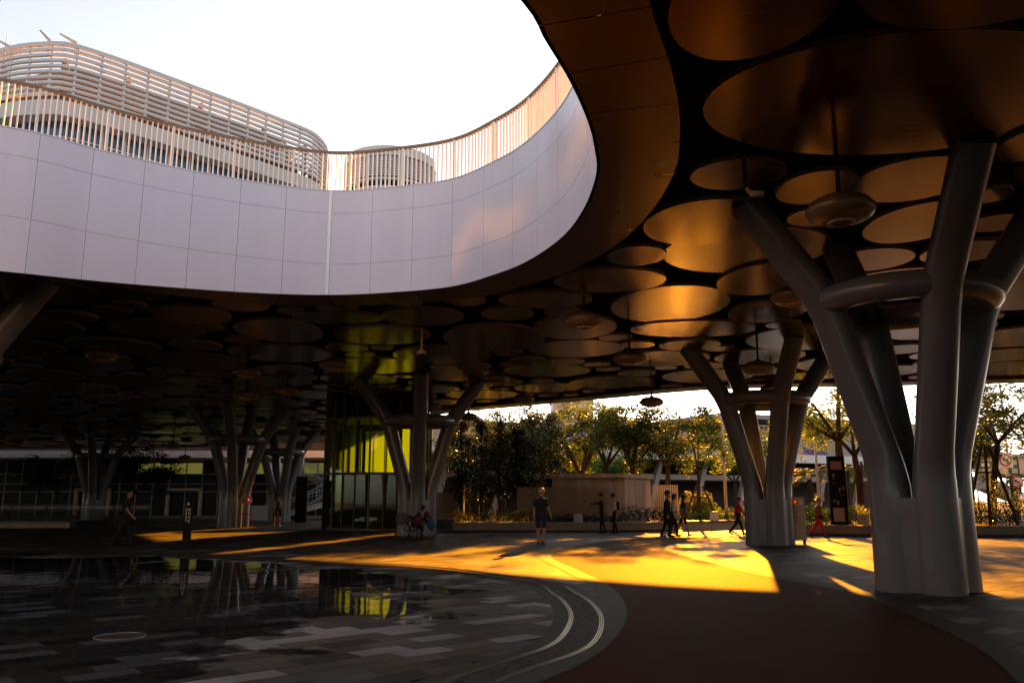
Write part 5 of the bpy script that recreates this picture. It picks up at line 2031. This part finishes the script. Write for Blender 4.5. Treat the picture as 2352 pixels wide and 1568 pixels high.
person('grey-haired man in black shirt, dark shorts and sneakers walking away in the middle', at_(1243, 1252), face(.45, 1), 1.80, ((.12, .05), (-.1, .22)), ((-.12, .3, .22), (.14, .4, .24)), .04, 'cloth_black', 'cloth_navy', False, True, 'shoe', 'hair_grey', voxel=.009, bulk=1.12)
person('man in long dark coat, on the left of the strolling pair', at_(1534, 1234), face(.9, -.2), 1.76, ((.16, .1), (-.2, .2)), ((.1, .2, .1), (-.1, .25, .1)), .02, 'cloth_black', 'cloth_black', hair='hair_black', coat=.18, bulk=1.12, hat=('cap', 'cloth_black'))
person('person in a pale cardigan and dark trousers half hidden behind the long dark coat', at_(1549, 1233.5), face(1, -.1), 1.68, ((.2, .08), (-.2, .2)), ((.1, .3, .1), (-.1, .3, .1)), .03, 'cloth_white', 'cloth_navy', long_hair=True)
person('woman in sleeveless dark dress and white shoes walking right of the dark coat', at_(1571, 1231), face(1, -.15), 1.70, ((.3, .08), (-.35, .5)), ((.25, .3, .14), (-.25, .3, .14)), .03, 'cloth_black', 'cloth_black', False, True, 'shoe_white', 'hair_black', True, bag=(1, 'cloth_grey'))
person('woman in red jacket and black trousers striding left of the sunlit pillar', at_(1698, 1229), face(1, .05), 1.60, ((.32, .05), (-.42, .35)), ((-.4, .4, .1), (.35, .5, .1)), .05, 'cloth_red', 'cloth_black', hair='hair_black')
person('woman in straw hat, plaid jacket and bright red trousers striding beside the cabinet', at_(1883, 1235), face(1, .05), 1.58, ((.42, .06), (-.5, .3)), ((.3, .9, .1), (-.3, .5, .1)), .06, 'cloth_plaid', 'trouser_red', hair='hair_black', hat=('brim', 'hat_straw'), bag=(1, 'bag_black'))
person('man in dark cap and dark clothes pointing with an outstretched arm before the concrete block', at_(1383, 1225), face(-1, .05), 1.72, ((.1, .05), (-.12, .15)), ((1.35, .1, .05), (.1, .2, .1)), .0, 'cloth_black', 'cloth_black', hat=('cap', 'cloth_black'))
person('man in white shirt, cap and backpack looking on before the concrete block', at_(1412, 1225), face(-1, .0), 1.68, ((.08, .05), (-.1, .1)), ((.15, .4, .1), (.05, .3, .1)), .03, 'cloth_white', 'cloth_black', hat=('cap', 'cloth_black'), pack='bag_black')
person('youth in shorts with a black backpack walking away past the dark pillar', at_(637, 1208), face(.1, 1), 1.74, ((-.12, .1), (.14, .2)), ((.1, .3, .14), (-.1, .3, .14)), .02, 'cloth_white', 'cloth_black', False, True, 'shoe_white', pack='bag_black')
person('dark figure walking at the left edge of the wet floor', at_(283, 1254), face(1, .1), 1.78, ((.25, .08), (-.3, .3)), ((-.25, .3, .12), (.3, .5, .12)), .04, 'cloth_black', 'cloth_black', False, False)
for (px, py, hd, lab, kw) in ((352, 1178, (1, 0), 'shadowed long-haired figure far off before the glass hall', dict(long_hair=True)), (384, 1179, (-.4, 1), 'shadowed figure with sunlit edge far off, second from the long-haired one', dict()),
                              (406, 1179, (1, .3), 'shadowed broad figure far off before the glass hall', dict(coat=.2)), (655, 1178, (0, 1), 'small distant figure in pale top beyond the youth with the backpack', dict(top='cloth_grey'))):
    P = gz(px, py)
    person(lab, P, face(*hd), 1.68, ((.12, .05), (-.15, .15)), ((.1, .3, .1), (-.1, .3, .1)), .02, kw.pop('top', 'cloth_black'), 'cloth_black', voxel=.02, **kw)
P = gz(436, 1178)
person('figure in pale clothes sitting on the far bench before the glass hall', (P.x, P.y, .0), face(-.3, -1), 1.6, ((1.5, 1.45), (1.45, 1.5)), ((.5, .7, .1), (.5, .7, .1)), .35, 'cloth_grey', 'cloth_white', seat=.45, voxel=.02)
fb = thing('far_bench', 'low bench with a seated figure before the far glass hall', 'bench', (P.x - .5, P.y + .15, 0))
MB().box((0, 0, .4), (3.2, .5, .08)).build('seat', 'kerb', fb)
for dx in (-1.3, 1.3):
    MB().box((dx, 0, .18), (.3, .42, .36)).build('leg', 'kerb', fb)

# loaded bicycle and its hunched owner at the foot of the tower pillar
P = gz(955, 1237)
bk_ = thing('loaded_bicycle', 'bicycle loaded with bags leaning at the foot of the lift tower pillar', 'bicycle', (P.x, P.y, 0), R(12))
def wheel(x):
    w = link('wheel', None, bk_, (x, 0, .33))
    MB().tube([(.31 * math.cos(t), 0, .31 * math.sin(t)) for t in np.linspace(0, 6.283, 29)[:-1]], .022, 7, closed=True).build('tyre', 'tyre', w, smooth=True)
    sp_ = MB()
    for k in range(10):
        a = math.pi * k / 10
        sp_.bar((-.3 * math.cos(a), 0, -.3 * math.sin(a)), (.3 * math.cos(a), 0, .3 * math.sin(a)), .006)
    sp_.build('spokes', 'steel', w)
wheel(-.52); wheel(.52)
fr = MB()
for a, b in (((-.52, .33), (-.05, .3)), ((-.05, .3), (-.2, .78)), ((-.2, .78), (-.52, .33)), ((-.05, .3), (.36, .72)), ((-.17, .7), (.34, .78)), ((.34, .84), (.52, .33)), ((.34, .84), (.32, 1.0))):
    fr.tube([(a[0], 0, a[1]), (b[0], 0, b[1])], .02, 7)
fr.build('frame', 'dark_metal', bk_, smooth=True)
MB().tube([(.2, -.26, 1.02), (.32, -.2, 1.02), (.34, 0, 1.0), (.32, .2, 1.02), (.2, .26, 1.02)], .014, 7).build('handlebar', 'steel', bk_, smooth=True)
MB().ball((-.22, 0, .84), (.13, .08, .05), 12, 8).build('saddle', 'bag_black', bk_, smooth=True)
MB().ball((-.55, 0, .78), (.26, .2, .22), 12, 9).build('rear_bundle', 'cloth_grey', bk_, smooth=True)
def sack(label, name, c, r_, mat):
    o = MB()
    o.ball((0, 0, 0), r_, 14, 10)
    o.tube([(0, 0, r_[2] * .85), (0, 0, r_[2] * 1.25)], [.05, .02], 8)
    ob_ = o.build(name, mat, None, smooth=True, loc=(P.x + c[0], P.y + c[1], c[2]))
    return tag(ob_, label, 'bag')
sack('red bag hanging from the handlebar of the loaded bicycle', 'hanging_bag', (.42, -.08, .92), (.13, .12, .13), 'bag_red')
sack('blue bag hanging lowest from the loaded bicycle', 'hanging_bag', (.6, -.12, .58), (.15, .13, .26), 'bag_blue')
sack('dark red bag strapped to the middle of the loaded bicycle', 'hanging_bag', (.1, -.2, .72), (.2, .13, .24), 'bag_red')
person('hunched person in dark hood behind the loaded bicycle', (P.x - .15, P.y + .35, 0), face(.8, .2), 1.6, ((1.3, 1.4), (1.2, 1.4)), ((.7, .5, .1), (.8, .5, .1)), .55, 'cloth_black', 'cloth_black', seat=.5, hair='hair_black', long_hair=True)
sb_ = thing('folding_stool', 'small folding stool under the hunched person by the bicycle', 'stool', (P.x - .15, P.y + .3, 0))
MB().box((0, 0, .46), (.36, .32, .04)).build('seat', 'bag_black', sb_)
for sx in (-.15, .15):
    MB().bar((sx, -.15, 0), (sx, .15, .45), .025).bar((sx, .15, 0), (sx, -.15, .45), .025).build('leg', 'dark_metal', sb_)
